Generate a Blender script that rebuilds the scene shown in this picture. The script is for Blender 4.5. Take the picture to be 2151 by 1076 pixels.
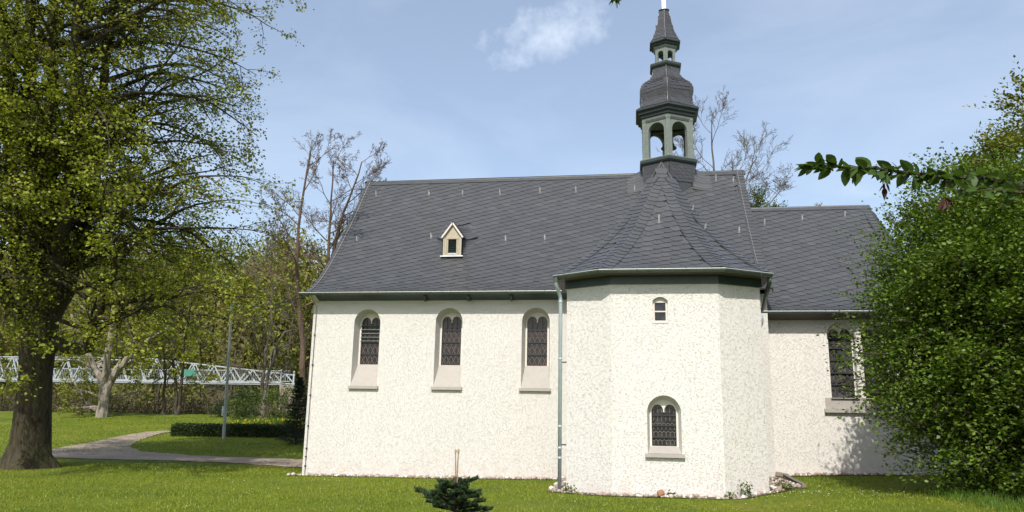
import bpy, bmesh, math, random
import numpy as np
from math import sin, cos, pi, radians, sqrt, hypot, atan2
from mathutils import Vector, Matrix
from mathutils.geometry import tessellate_polygon

for o in list(bpy.data.objects): bpy.data.objects.remove(o)
random.seed(7); RNG = np.random.default_rng(7)
scene = bpy.context.scene
COL = scene.collection

# ------------------------------------------------------------------ camera
PW, PH, PF = 2151.0, 1076.0, 1600.0            # photograph size and focal length in its pixels
YAW, PITCH, ROLL = radians(9.2), radians(12.0), radians(1.1)
CAM = np.array([0., 0., 1.65])
FW = np.array([-sin(YAW)*cos(PITCH), cos(YAW)*cos(PITCH), sin(PITCH)])
_r = np.array([cos(YAW), sin(YAW), 0.]); _u = np.cross(_r, FW)
RT = _r*cos(ROLL) + _u*sin(ROLL); UP = -_r*sin(ROLL) + _u*cos(ROLL)
cd = bpy.data.cameras.new('camera'); co = bpy.data.objects.new('camera', cd); COL.objects.link(co)
co.matrix_world = Matrix(((RT[0], UP[0], -FW[0], CAM[0]), (RT[1], UP[1], -FW[1], CAM[1]), (RT[2], UP[2], -FW[2], CAM[2]), (0, 0, 0, 1)))
cd.sensor_fit = 'HORIZONTAL'; cd.sensor_width = 36.0; cd.lens = 36.0*PF/PW
cd.clip_start = 0.1; cd.clip_end = 3000
scene.camera = co
def ray(px, py): return FW + RT*(px-PW/2)/PF - UP*(py-PH/2)/PF
def at_y(px, py, Y):
    d = ray(px, py); return CAM + d*(Y-CAM[1])/d[1]
def at_d(px, py, D): return CAM + ray(px, py)*D

# ------------------------------------------------------------------ sky, sun, exposure
SUN_EL, SUN_AZ = radians(46), radians(-2)       # azimuth measured from the chapel's front normal (-Y), negative = from the left
SUN_DIR = Vector((sin(SUN_AZ)*cos(SUN_EL), -cos(SUN_AZ)*cos(SUN_EL), sin(SUN_EL)))
world = bpy.data.worlds.new('World'); scene.world = world; world.use_nodes = True
wn, wl = world.node_tree.nodes, world.node_tree.links
wn.clear()
wo = wn.new('ShaderNodeOutputWorld'); bg = wn.new('ShaderNodeBackground'); bg.inputs['Strength'].default_value = 0.15
sky = wn.new('ShaderNodeTexSky'); sky.sky_type = 'NISHITA'; sky.sun_disc = False
sky.sun_elevation = SUN_EL; sky.sun_rotation = atan2(SUN_DIR.x, SUN_DIR.y); sky.air_density = 1.0; sky.dust_density = 2.0; sky.ozone_density = 1.0
tc = wn.new('ShaderNodeTexCoord')
def wnode(t, **kw):
    n = wn.new(t)
    for k, v in kw.items(): setattr(n, k, v)
    return n
# thin veil of cirrus all over, and one soft cloud bank
mp = wnode('ShaderNodeMapping'); mp.inputs['Scale'].default_value = (1.0, 1.0, 3.0); wl.new(tc.outputs['Generated'], mp.inputs['Vector'])
nz = wnode('ShaderNodeTexNoise'); nz.inputs['Scale'].default_value = 2.6; nz.inputs['Detail'].default_value = 7; nz.inputs['Roughness'].default_value = 0.55; nz.inputs['Distortion'].default_value = 0.4
wl.new(mp.outputs['Vector'], nz.inputs['Vector'])
cr = wnode('ShaderNodeMapRange'); cr.inputs['From Min'].default_value = 0.42; cr.inputs['From Max'].default_value = 0.78; cr.inputs['To Min'].default_value = 0.20; cr.inputs['To Max'].default_value = 0.42; wl.new(nz.outputs['Fac'], cr.inputs['Value'])
def cloud_patch(px, py, wx, wy, tilt):
    d0 = ray(px, py); d0 = d0/np.linalg.norm(d0)
    ax = RT*cos(tilt)+UP*sin(tilt); ay = -RT*sin(tilt)+UP*cos(tilt)
    outs = []
    sub = wnode('ShaderNodeVectorMath', operation='SUBTRACT'); wl.new(tc.outputs['Generated'], sub.inputs[0]); sub.inputs[1].default_value = tuple(d0)
    for a, w in ((ax, wx), (ay, wy)):
        dt = wnode('ShaderNodeVectorMath', operation='DOT_PRODUCT'); wl.new(sub.outputs[0], dt.inputs[0]); dt.inputs[1].default_value = tuple(a/w)
        sq = wnode('ShaderNodeMath', operation='POWER'); ab = wnode('ShaderNodeMath', operation='ABSOLUTE'); wl.new(dt.outputs['Value'], ab.inputs[0]); wl.new(ab.outputs[0], sq.inputs[0]); sq.inputs[1].default_value = 2.0
        outs.append(sq)
    ad = wnode('ShaderNodeMath', operation='ADD'); wl.new(outs[0].outputs[0], ad.inputs[0]); wl.new(outs[1].outputs[0], ad.inputs[1])
    n2 = wnode('ShaderNodeTexNoise'); n2.inputs['Scale'].default_value = 14; n2.inputs['Detail'].default_value = 8; n2.inputs['Roughness'].default_value = 0.6; wl.new(tc.outputs['Generated'], n2.inputs['Vector'])
    mm = wnode('ShaderNodeMath', operation='MULTIPLY_ADD'); wl.new(n2.outputs['Fac'], mm.inputs[0]); mm.inputs[1].default_value = 2.2; mm.inputs[2].default_value = -0.10
    df = wnode('ShaderNodeMath', operation='SUBTRACT'); wl.new(mm.outputs[0], df.inputs[0]); wl.new(ad.outputs[0], df.inputs[1])
    mr = wnode('ShaderNodeMapRange', interpolation_type='SMOOTHSTEP'); wl.new(df.outputs[0], mr.inputs['Value']); mr.inputs['From Min'].default_value = 0.0; mr.inputs['From Max'].default_value = 1.5; mr.inputs['To Max'].default_value = 0.85
    return mr
pa = cloud_patch(1150, 72, 0.115, 0.052, 0.26)
pb = cloud_patch(1300, 345, 0.05, 0.018, 0.05)
pc = cloud_patch(1780, 400, 0.07, 0.022, 0.05)
def mx(a, b):
    m = wnode('ShaderNodeMath', operation='MAXIMUM'); wl.new(a, m.inputs[0]); wl.new(b, m.inputs[1]); return m.outputs[0]
hlf = []
for p in (pb, pc):
    m = wnode('ShaderNodeMath', operation='MULTIPLY'); wl.new(p.outputs[0], m.inputs[0]); m.inputs[1].default_value = 0.5; hlf.append(m.outputs[0])
cov = mx(mx(cr.outputs[0], pa.outputs[0]), mx(hlf[0], hlf[1]))
mixc = wnode('ShaderNodeMix', data_type='RGBA'); wl.new(cov, mixc.inputs['Factor']); wl.new(sky.outputs['Color'], mixc.inputs['A']); mixc.inputs['B'].default_value = (5.4, 6.0, 6.8, 1)
wl.new(mixc.outputs['Result'], bg.inputs['Color']); wl.new(bg.outputs[0], wo.inputs['Surface'])
sl = bpy.data.lights.new('sun', 'SUN'); sl.energy = 4.2; sl.angle = radians(0.53); sl.color = (1.0, 0.95, 0.86)
so = bpy.data.objects.new('sun', sl); COL.objects.link(so); so.rotation_euler = SUN_DIR.to_track_quat('Z', 'Y').to_euler(); so.location = (-10, -30, 40)
vs = scene.view_settings; vs.view_transform = 'Standard'; vs.look = 'None'; vs.exposure = 0.30; vs.gamma = 1.0; vs.use_curve_mapping = False
scene.render.engine = 'CYCLES'
scene.cycles.max_bounces = 8; scene.cycles.transparent_max_bounces = 8

# ------------------------------------------------------------------ materials
MATS = {}
def nodes_of(name):
    m = bpy.data.materials.new(name); m.use_nodes = True; nt = m.node_tree
    b = nt.nodes['Principled BSDF']; MATS[name] = m
    return m, nt, b
def N(nt, t, **kw):
    n = nt.nodes.new(t)
    for k, v in kw.items(): setattr(n, k, v)
    return n
def ramp(nt, src, stops):
    r = N(nt, 'ShaderNodeValToRGB'); el = r.color_ramp.elements
    while len(el) < len(stops): el.new(0.5)
    for e, (p, c) in zip(el, stops): e.position = p; e.color = (*c, 1)
    nt.links.new(src, r.inputs[0]); return r.outputs[0]
def noise(nt, scale, detail=4, rough=0.55, dist=0.0, vec=None):
    n = N(nt, 'ShaderNodeTexNoise'); n.inputs['Scale'].default_value = scale; n.inputs['Detail'].default_value = detail; n.inputs['Roughness'].default_value = rough; n.inputs['Distortion'].default_value = dist
    nt.links.new(vec if vec is not None else pos(nt), n.inputs['Vector']); return n.outputs['Fac']
def pos(nt): return N(nt, 'ShaderNodeNewGeometry').outputs['Position']
def scaled(nt, s):
    m = N(nt, 'ShaderNodeMapping'); m.inputs['Scale'].default_value = s; nt.links.new(pos(nt), m.inputs['Vector']); return m.outputs['Vector']
def bump(nt, b, h, strength, dist):
    bp = N(nt, 'ShaderNodeBump'); bp.inputs['Strength'].default_value = strength; bp.inputs['Distance'].default_value = dist
    nt.links.new(h, bp.inputs['Height']); nt.links.new(bp.outputs['Normal'], b.inputs['Normal']); return bp
def rnd(nt):
    g = N(nt, 'ShaderNodeNewGeometry'); o = N(nt, 'ShaderNodeObjectInfo')
    a = N(nt, 'ShaderNodeMath', operation='ADD'); nt.links.new(g.outputs['Random Per Island'], a.inputs[0]); nt.links.new(o.outputs['Random'], a.inputs[1])
    f = N(nt, 'ShaderNodeMath', operation='FRACT'); nt.links.new(a.outputs[0], f.inputs[0]); return f.outputs[0]
def mixv(nt, fac, a, b, mode='MIX'):
    m = N(nt, 'ShaderNodeMix', data_type='RGBA', blend_type=mode)
    for k, v in (('Factor', fac), ('A', a), ('B', b)):
        if hasattr(v, 'links'): nt.links.new(v, m.inputs[k])
        else: m.inputs[k].default_value = v if k == 'Factor' else (*v, 1)
    return m.outputs['Result']
def simple(name, col, rough=0.6, var=0.12, vs_=6.0, metal=0.0, bs=0.0, bscale=40, spec=0.5):
    m, nt, b = nodes_of(name)
    n = noise(nt, vs_, 5)
    c = ramp(nt, n, [(0.3, tuple(x*(1-var) for x in col)), (0.7, tuple(min(1, x*(1+var)) for x in col))])
    nt.links.new(c, b.inputs['Base Color']); b.inputs['Roughness'].default_value = rough; b.inputs['Metallic'].default_value = metal; b.inputs['Specular IOR Level'].default_value = spec
    if bs: bump(nt, b, noise(nt, bscale, 4), bs, 0.01)
    return m

def plaster(name, col, worm, depth, dirt=0.0):
    m, nt, b = nodes_of(name)
    # troweled rough-cast: short wriggling ridges
    dn = N(nt, 'ShaderNodeTexNoise'); dn.inputs['Scale'].default_value = worm*0.8; dn.inputs['Detail'].default_value = 2; nt.links.new(pos(nt), dn.inputs['Vector'])
    mv = N(nt, 'ShaderNodeVectorMath', operation='MULTIPLY_ADD'); nt.links.new(dn.outputs['Color'], mv.inputs[0]); mv.inputs[1].default_value = (0.22, 0.22, 0.22); nt.links.new(pos(nt), mv.inputs[2])
    w = N(nt, 'ShaderNodeTexNoise'); w.inputs['Scale'].default_value = worm; w.inputs['Detail'].default_value = 3.0; w.inputs['Roughness'].default_value = 0.6; nt.links.new(mv.outputs[0], w.inputs['Vector'])
    s = N(nt, 'ShaderNodeMath', operation='SUBTRACT'); nt.links.new(w.outputs['Fac'], s.inputs[0]); s.inputs[1].default_value = 0.5
    a = N(nt, 'ShaderNodeMath', operation='ABSOLUTE'); nt.links.new(s.outputs[0], a.inputs[0])
    mr = N(nt, 'ShaderNodeMapRange', interpolation_type='SMOOTHSTEP'); nt.links.new(a.outputs[0], mr.inputs['Value']); mr.inputs['From Min'].default_value = 0.0; mr.inputs['From Max'].default_value = 0.045
    inv = N(nt, 'ShaderNodeMath', operation='SUBTRACT'); inv.inputs[0].default_value = 1.0; nt.links.new(mr.outputs[0], inv.inputs[1])
    brk = ramp(nt, noise(nt, worm*1.3, 2, vec=scaled(nt, (1.0, 1.0, 1.25))), [(0.44, (0, 0, 0)), (0.58, (1, 1, 1))])
    gr = N(nt, 'ShaderNodeMath', operation='MULTIPLY'); nt.links.new(inv.outputs[0], gr.inputs[0]); nt.links.new(brk, gr.inputs[1])
    fine = noise(nt, worm*3.2, 4, 0.6)
    h0 = N(nt, 'ShaderNodeMath', operation='MULTIPLY'); nt.links.new(fine, h0.inputs[0]); h0.inputs[1].default_value = 0.45
    h = N(nt, 'ShaderNodeMath', operation='SUBTRACT'); nt.links.new(h0.outputs[0], h.inputs[0]); nt.links.new(gr.outputs[0], h.inputs[1])
    bump(nt, b, h.outputs[0], 0.9, depth)
    big = noise(nt, 0.7, 4)
    c = ramp(nt, big, [(0.3, tuple(x*0.955 for x in col)), (0.7, col)])
    if dirt:                                        # splash marks near the ground and faint streaks
        sx = N(nt, 'ShaderNodeSeparateXYZ'); nt.links.new(pos(nt), sx.inputs[0])
        lo = N(nt, 'ShaderNodeMapRange'); nt.links.new(sx.outputs['Z'], lo.inputs['Value']); lo.inputs['From Min'].default_value = 0.75; lo.inputs['From Max'].default_value = 0.1
        nn = ramp(nt, noise(nt, 3.0, 6), [(0.45, (0, 0, 0)), (0.75, (1, 1, 1))])
        f = N(nt, 'ShaderNodeMath', operation='MULTIPLY'); nt.links.new(nn, f.inputs[0]); nt.links.new(lo.outputs[0], f.inputs[1])
        g = N(nt, 'ShaderNodeMath', operation='MULTIPLY'); nt.links.new(f.outputs[0], g.inputs[0]); g.inputs[1].default_value = dirt
        c = mixv(nt, g.outputs[0], c, (0.50, 0.36, 0.27))
        st = ramp(nt, noise(nt, 1.0, 5, vec=scaled(nt, (5, 5, 0.35))), [(0.52, (0, 0, 0)), (0.85, (1, 1, 1))])
        g2 = N(nt, 'ShaderNodeMath', operation='MULTIPLY'); nt.links.new(st, g2.inputs[0]); g2.inputs[1].default_value = 0.16
        c = mixv(nt, g2.outputs[0], c, (0.60, 0.56, 0.47))
    nt.links.new(c, b.inputs['Base Color']); b.inputs['Roughness'].default_value = 0.85; b.inputs['Specular IOR Level'].default_value = 0.25
    return m
plaster('plaster_nave', (0.615, 0.598, 0.566), 23, 0.0068, 0.4)
plaster('plaster_apse', (0.630, 0.614, 0.582), 15, 0.0078, 0.4)
plaster('plaster_choir', (0.665, 0.640, 0.605), 21, 0.0068, 0.45)
simple('sill_paint', (0.335, 0.312, 0.285), 0.7, 0.05, 8, bs=0.15)
simple('frame_paint', (0.60, 0.57, 0.52), 0.6, 0.05, 8)
simple('window_paint', (0.58, 0.53, 0.50), 0.5, 0.05, 8)
simple('green_paint', (0.022, 0.040, 0.040), 0.45, 0.25, 5)
simple('turret_paint', (0.150, 0.175, 0.160), 0.55, 0.16, 9, bs=0.2, bscale=30)
simple('cornice_paint', (0.030, 0.042, 0.040), 0.5, 0.2, 8)
simple('board_brown', (0.075, 0.062, 0.050), 0.6, 0.15, 8)
simple('zinc', (0.40, 0.47, 0.51), 0.42, 0.08, 10, metal=0.2)
simple('zinc_dark', (0.075, 0.10, 0.088), 0.45, 0.18, 8, metal=0.15)
simple('wire', (0.30, 0.29, 0.27), 0.45, 0.1, 10, metal=0.4)
simple('galvanised', (0.70, 0.72, 0.72), 0.35, 0.08, 10, metal=0.5)
simple('lead', (0.15, 0.135, 0.125), 0.55, 0.1, 20)
simple('iron', (0.022, 0.022, 0.025), 0.5, 0.2, 20)
simple('old_wood', (0.37, 0.325, 0.245), 0.7, 0.12, 12, bs=0.2)
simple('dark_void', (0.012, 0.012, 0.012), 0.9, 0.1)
simple('bronze', (0.06, 0.065, 0.05), 0.4, 0.2, 8, metal=0.7)
simple('cross_metal', (0.66, 0.66, 0.60), 0.35, 0.1, 8, metal=0.5)
simple('bridge_paint', (0.34, 0.375, 0.385), 0.5, 0.08, 4)
simple('bridge_green', (0.05, 0.20, 0.14), 0.5, 0.1, 4)
simple('pole_metal', (0.34, 0.37, 0.38), 0.45, 0.12, 6, metal=0.4)
simple('kerb_stone', (0.16, 0.14, 0.13), 0.85, 0.25, 12, bs=0.4)
simple('abutment_stone', (0.26, 0.21, 0.17), 0.85, 0.2, 3, bs=0.3, bscale=8)
simple('red_stone', (0.28, 0.13, 0.08), 0.8, 0.2, 20, bs=0.3)
simple('stake_wood', (0.36, 0.25, 0.16), 0.8, 0.2, 30)

def m_slate(name, base, gl):
    m, nt, b = nodes_of(name)
    r = rnd(nt)
    c = ramp(nt, r, [(0.0, tuple(x*0.88 for x in base)), (0.5, base), (0.9, tuple(x*1.08 for x in base)), (1.0, tuple(x*1.22 for x in base))])
    g = ramp(nt, noise(nt, 25, 5), [(0.3, (0.82, 0.82, 0.82)), (0.7, (1.12, 1.12, 1.12))])
    c = mixv(nt, 1.0, c, g, 'MULTIPLY')
    li = ramp(nt, noise(nt, 1.3, 6), [(0.62, (0, 0, 0)), (0.8, (1, 1, 1))])
    lf = N(nt, 'ShaderNodeMath', operation='MULTIPLY'); nt.links.new(li, lf.inputs[0]); lf.inputs[1].default_value = 0.25
    c = mixv(nt, lf.outputs[0], c, (0.10, 0.10, 0.095))
    nt.links.new(c, b.inputs['Base Color'])
    rr = ramp(nt, noise(nt, 14, 3), [(0.3, (gl-0.06,)*3), (0.7, (gl+0.1,)*3)]); nt.links.new(rr, b.inputs['Roughness'])
    b.inputs['Specular IOR Level'].default_value = 0.65
    bump(nt, b, noise(nt, 45, 5, vec=scaled(nt, (1, 1, 2.5))), 0.25, 0.006)
    return m
m_slate('slate', (0.058, 0.0595, 0.062), 0.34)
m_slate('slate_turret', (0.045, 0.045, 0.049), 0.42)

def m_glass(name, tint):
    m, nt, b = nodes_of(name)
    v = N(nt, 'ShaderNodeTexVoronoi'); v.inputs['Scale'].default_value = 8.5; nt.links.new(pos(nt), v.inputs['Vector'])
    c = ramp(nt, N_sep(nt, v.outputs['Color']), [(0.0, (0.010, 0.010, 0.011)), (0.6, tint), (1.0, tuple(x*1.9 for x in tint))])
    nt.links.new(c, b.inputs['Base Color']); b.inputs['Roughness'].default_value = 0.14; b.inputs['Specular IOR Level'].default_value = 0.5
    bump(nt, b, noise(nt, 18, 2), 0.35, 0.01)
    return m
def N_sep(nt, col):
    s = N(nt, 'ShaderNodeSeparateColor'); nt.links.new(col, s.inputs[0]); return s.outputs[0]
m_glass('glass_nave', (0.026, 0.014, 0.013)); m_glass('glass_apse', (0.020, 0.021, 0.024)); m_glass('glass_choir', (0.045, 0.043, 0.046)); m_glass('glass_plain', (0.014, 0.015, 0.016))

def m_leaf(name, cols, trans=0.35, rough=0.5):
    m = bpy.data.materials.new(name); m.use_nodes = True; nt = m.node_tree; nt.nodes.clear(); MATS[name] = m
    out = N(nt, 'ShaderNodeOutputMaterial'); g = rnd(nt)
    n = len(cols); c = ramp(nt, g, [(i/(n-1), k) for i, k in enumerate(cols)])
    pb_ = N(nt, 'ShaderNodeBsdfPrincipled'); nt.links.new(c, pb_.inputs['Base Color']); pb_.inputs['Roughness'].default_value = rough; pb_.inputs['Specular IOR Level'].default_value = 0.3
    tr = N(nt, 'ShaderNodeBsdfTranslucent'); tcol = mixv(nt, 1.0, c, (1.25, 1.25, 0.55), 'MULTIPLY'); nt.links.new(tcol, tr.inputs['Color'])
    mx_ = N(nt, 'ShaderNodeMixShader'); mx_.inputs[0].default_value = trans
    nt.links.new(pb_.outputs[0], mx_.inputs[1]); nt.links.new(tr.outputs[0], mx_.inputs[2]); nt.links.new(mx_.outputs[0], out.inputs['Surface'])
    return m
m_leaf('leaf_linden', [(0.125, 0.155, 0.014), (0.195, 0.225, 0.019), (0.25, 0.275, 0.022), (0.155, 0.180, 0.017)], 0.27)
m_leaf('leaf_hornbeam', [(0.050, 0.098, 0.012), (0.088, 0.152, 0.015), (0.140, 0.210, 0.019), (0.070, 0.112, 0.016)], 0.25)
m_leaf('leaf_cherry', [(0.038, 0.072, 0.016), (0.052, 0.095, 0.020), (0.072, 0.12, 0.024)], 0.35, 0.45)
m_leaf('leaf_red', [(0.075, 0.030, 0.020), (0.055, 0.022, 0.016)], 0.2)
m_leaf('leaf_wood', [(0.095, 0.095, 0.020), (0.16, 0.155, 0.026), (0.12, 0.088, 0.038), (0.20, 0.20, 0.030), (0.11, 0.078, 0.038)], 0.2, 0.7)
m_leaf('leaf_woodgreen', [(0.09, 0.11, 0.016), (0.18, 0.20, 0.022), (0.135, 0.15, 0.020)], 0.2, 0.7)
m_leaf('leaf_shrub', [(0.040, 0.075, 0.016), (0.080, 0.120, 0.020), (0.11, 0.15, 0.025)], 0.3)
m_leaf('leaf_bud', [(0.17, 0.10, 0.07), (0.13, 0.08, 0.05), (0.10, 0.085, 0.04)], 0.25, 0.7)
m_leaf('leaf_bank', [(0.060, 0.066, 0.018), (0.10, 0.080, 0.032), (0.055, 0.085, 0.018)], 0.2, 0.8)
m_leaf('leaf_box', [(0.018, 0.032, 0.010), (0.030, 0.052, 0.014), (0.042, 0.065, 0.018)], 0.15)
m_leaf('needle', [(0.024, 0.048, 0.020), (0.036, 0.066, 0.026), (0.052, 0.084, 0.032)], 0.1, 0.55)
m_leaf('needle_dark', [(0.014, 0.026, 0.014), (0.026, 0.042, 0.020)], 0.1, 0.6)
m_leaf('blade', [(0.080, 0.135, 0.009), (0.148, 0.212, 0.012), (0.21, 0.255, 0.018), (0.25, 0.245, 0.035)], 0.22, 0.5)
m_leaf('blade_tall', [(0.05, 0.11, 0.012), (0.09, 0.17, 0.018), (0.13, 0.20, 0.03)], 0.35, 0.5)
m_leaf('petal_yellow', [(0.75, 0.58, 0.04), (0.65, 0.50, 0.03)], 0.2)
m_leaf('petal_white', [(0.80, 0.80, 0.74), (0.70, 0.70, 0.66)], 0.2)

def m_bark(name, c0, c1, scale, moss=0.0):
    m, nt, b = nodes_of(name)
    v = scaled(nt, (scale, scale, scale*0.16)); n = noise(nt, 1.0, 8, 0.65, 0.6, v)
    c = ramp(nt, n, [(0.32, c0), (0.68, c1)])
    if moss:
        f = ramp(nt, noise(nt, 1.6, 5), [(0.45, (0, 0, 0)), (0.7, (moss,)*3)]); c = mixv(nt, f, c, (0.055, 0.060, 0.018))
    nt.links.new(c, b.inputs['Base Color']); b.inputs['Roughness'].default_value = 0.9; b.inputs['Specular IOR Level'].default_value = 0.2
    bump(nt, b, n, 0.9, 0.05); return m
m_bark('bark_linden', (0.018, 0.014, 0.010), (0.085, 0.070, 0.048), 12, 0.6)
m_bark('bark_pale', (0.10, 0.085, 0.065), (0.36, 0.32, 0.27), 5, 0.3)
m_bark('bark_dark', (0.035, 0.028, 0.022), (0.10, 0.082, 0.062), 8, 0.2)
m_bark('bark_grey', (0.08, 0.068, 0.055), (0.20, 0.17, 0.14), 8, 0.0)
m_bark('twig_red', (0.08, 0.055, 0.042), (0.17, 0.12, 0.09), 12, 0.0)

def m_ground():
    m, nt, b = nodes_of('lawn_ground')
    n1 = noise(nt, 0.35, 6, 0.6); n2 = noise(nt, 6, 6, 0.7); n3 = noise(nt, 60, 3)
    c = ramp(nt, n1, [(0.3, (0.070, 0.108, 0.010)), (0.5, (0.120, 0.160, 0.014)), (0.72, (0.19, 0.19, 0.028))])
    c2 = ramp(nt, n2, [(0.25, (0.55, 0.55, 0.5)), (0.75, (1.25, 1.25, 1.1))]); c = mixv(nt, 1.0, c, c2, 'MULTIPLY')
    bare = ramp(nt, noise(nt, 0.9, 6, 0.6), [(0.66, (0, 0, 0)), (0.76, (0.55,)*3)]); c = mixv(nt, bare, c, (0.13, 0.095, 0.05))
    c4 = ramp(nt, n3, [(0.3, (0.7,)*3), (0.7, (1.2,)*3)]); c = mixv(nt, 1.0, c, c4, 'MULTIPLY')
    nt.links.new(c, b.inputs['Base Color']); b.inputs['Roughness'].default_value = 0.9; b.inputs['Specular IOR Level'].default_value = 0.15
    bump(nt, b, n3, 0.8, 0.03)
m_ground()
def m_path():
    m, nt, b = nodes_of('path_gravel')
    c = ramp(nt, noise(nt, 1.2, 7, 0.65), [(0.3, (0.20, 0.155, 0.115)), (0.7, (0.32, 0.255, 0.195))])
    c = mixv(nt, 1.0, c, ramp(nt, noise(nt, 40, 3), [(0.3, (0.75,)*3), (0.7, (1.2,)*3)]), 'MULTIPLY')
    nt.links.new(c, b.inputs['Base Color']); b.inputs['Roughness'].default_value = 0.95; bump(nt, b, noise(nt, 35, 4), 0.6, 0.02)
m_path()
def m_pebble():
    m, nt, b = nodes_of('pebble')
    c = ramp(nt, rnd(nt), [(0.0, (0.20, 0.16, 0.13)), (0.3, (0.34, 0.29, 0.24)), (0.6, (0.27, 0.19, 0.15)), (0.8, (0.48, 0.44, 0.39)), (1.0, (0.68, 0.66, 0.62))])
    nt.links.new(c, b.inputs['Base Color']); b.inputs['Roughness'].default_value = 0.85; bump(nt, b, noise(nt, 60, 3), 0.3, 0.005)
m_pebble()
def m_soil():
    m, nt, b = nodes_of('soil')
    c = ramp(nt, noise(nt, 3, 7), [(0.3, (0.045, 0.035, 0.024)), (0.7, (0.115, 0.088, 0.058))]); nt.links.new(c, b.inputs['Base Color']); b.inputs['Roughness'].default_value = 0.95; bump(nt, b, noise(nt, 30, 4), 0.6, 0.03)
m_soil()
def m_hill():
    m, nt, b = nodes_of('forest_floor')
    c = ramp(nt, noise(nt, 0.5, 8, 0.7), [(0.3, (0.032, 0.028, 0.012)), (0.55, (0.070, 0.062, 0.024)), (0.75, (0.065, 0.075, 0.020))]); nt.links.new(c, b.inputs['Base Color']); b.inputs['Roughness'].default_value = 0.95
m_hill()
def m_water():
    m, nt, b = nodes_of('river_water'); b.inputs['Base Color'].default_value = (0.02, 0.025, 0.018, 1); b.inputs['Roughness'].default_value = 0.12; bump(nt, b, noise(nt, 3, 4), 0.3, 0.05)
m_water()

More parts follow.
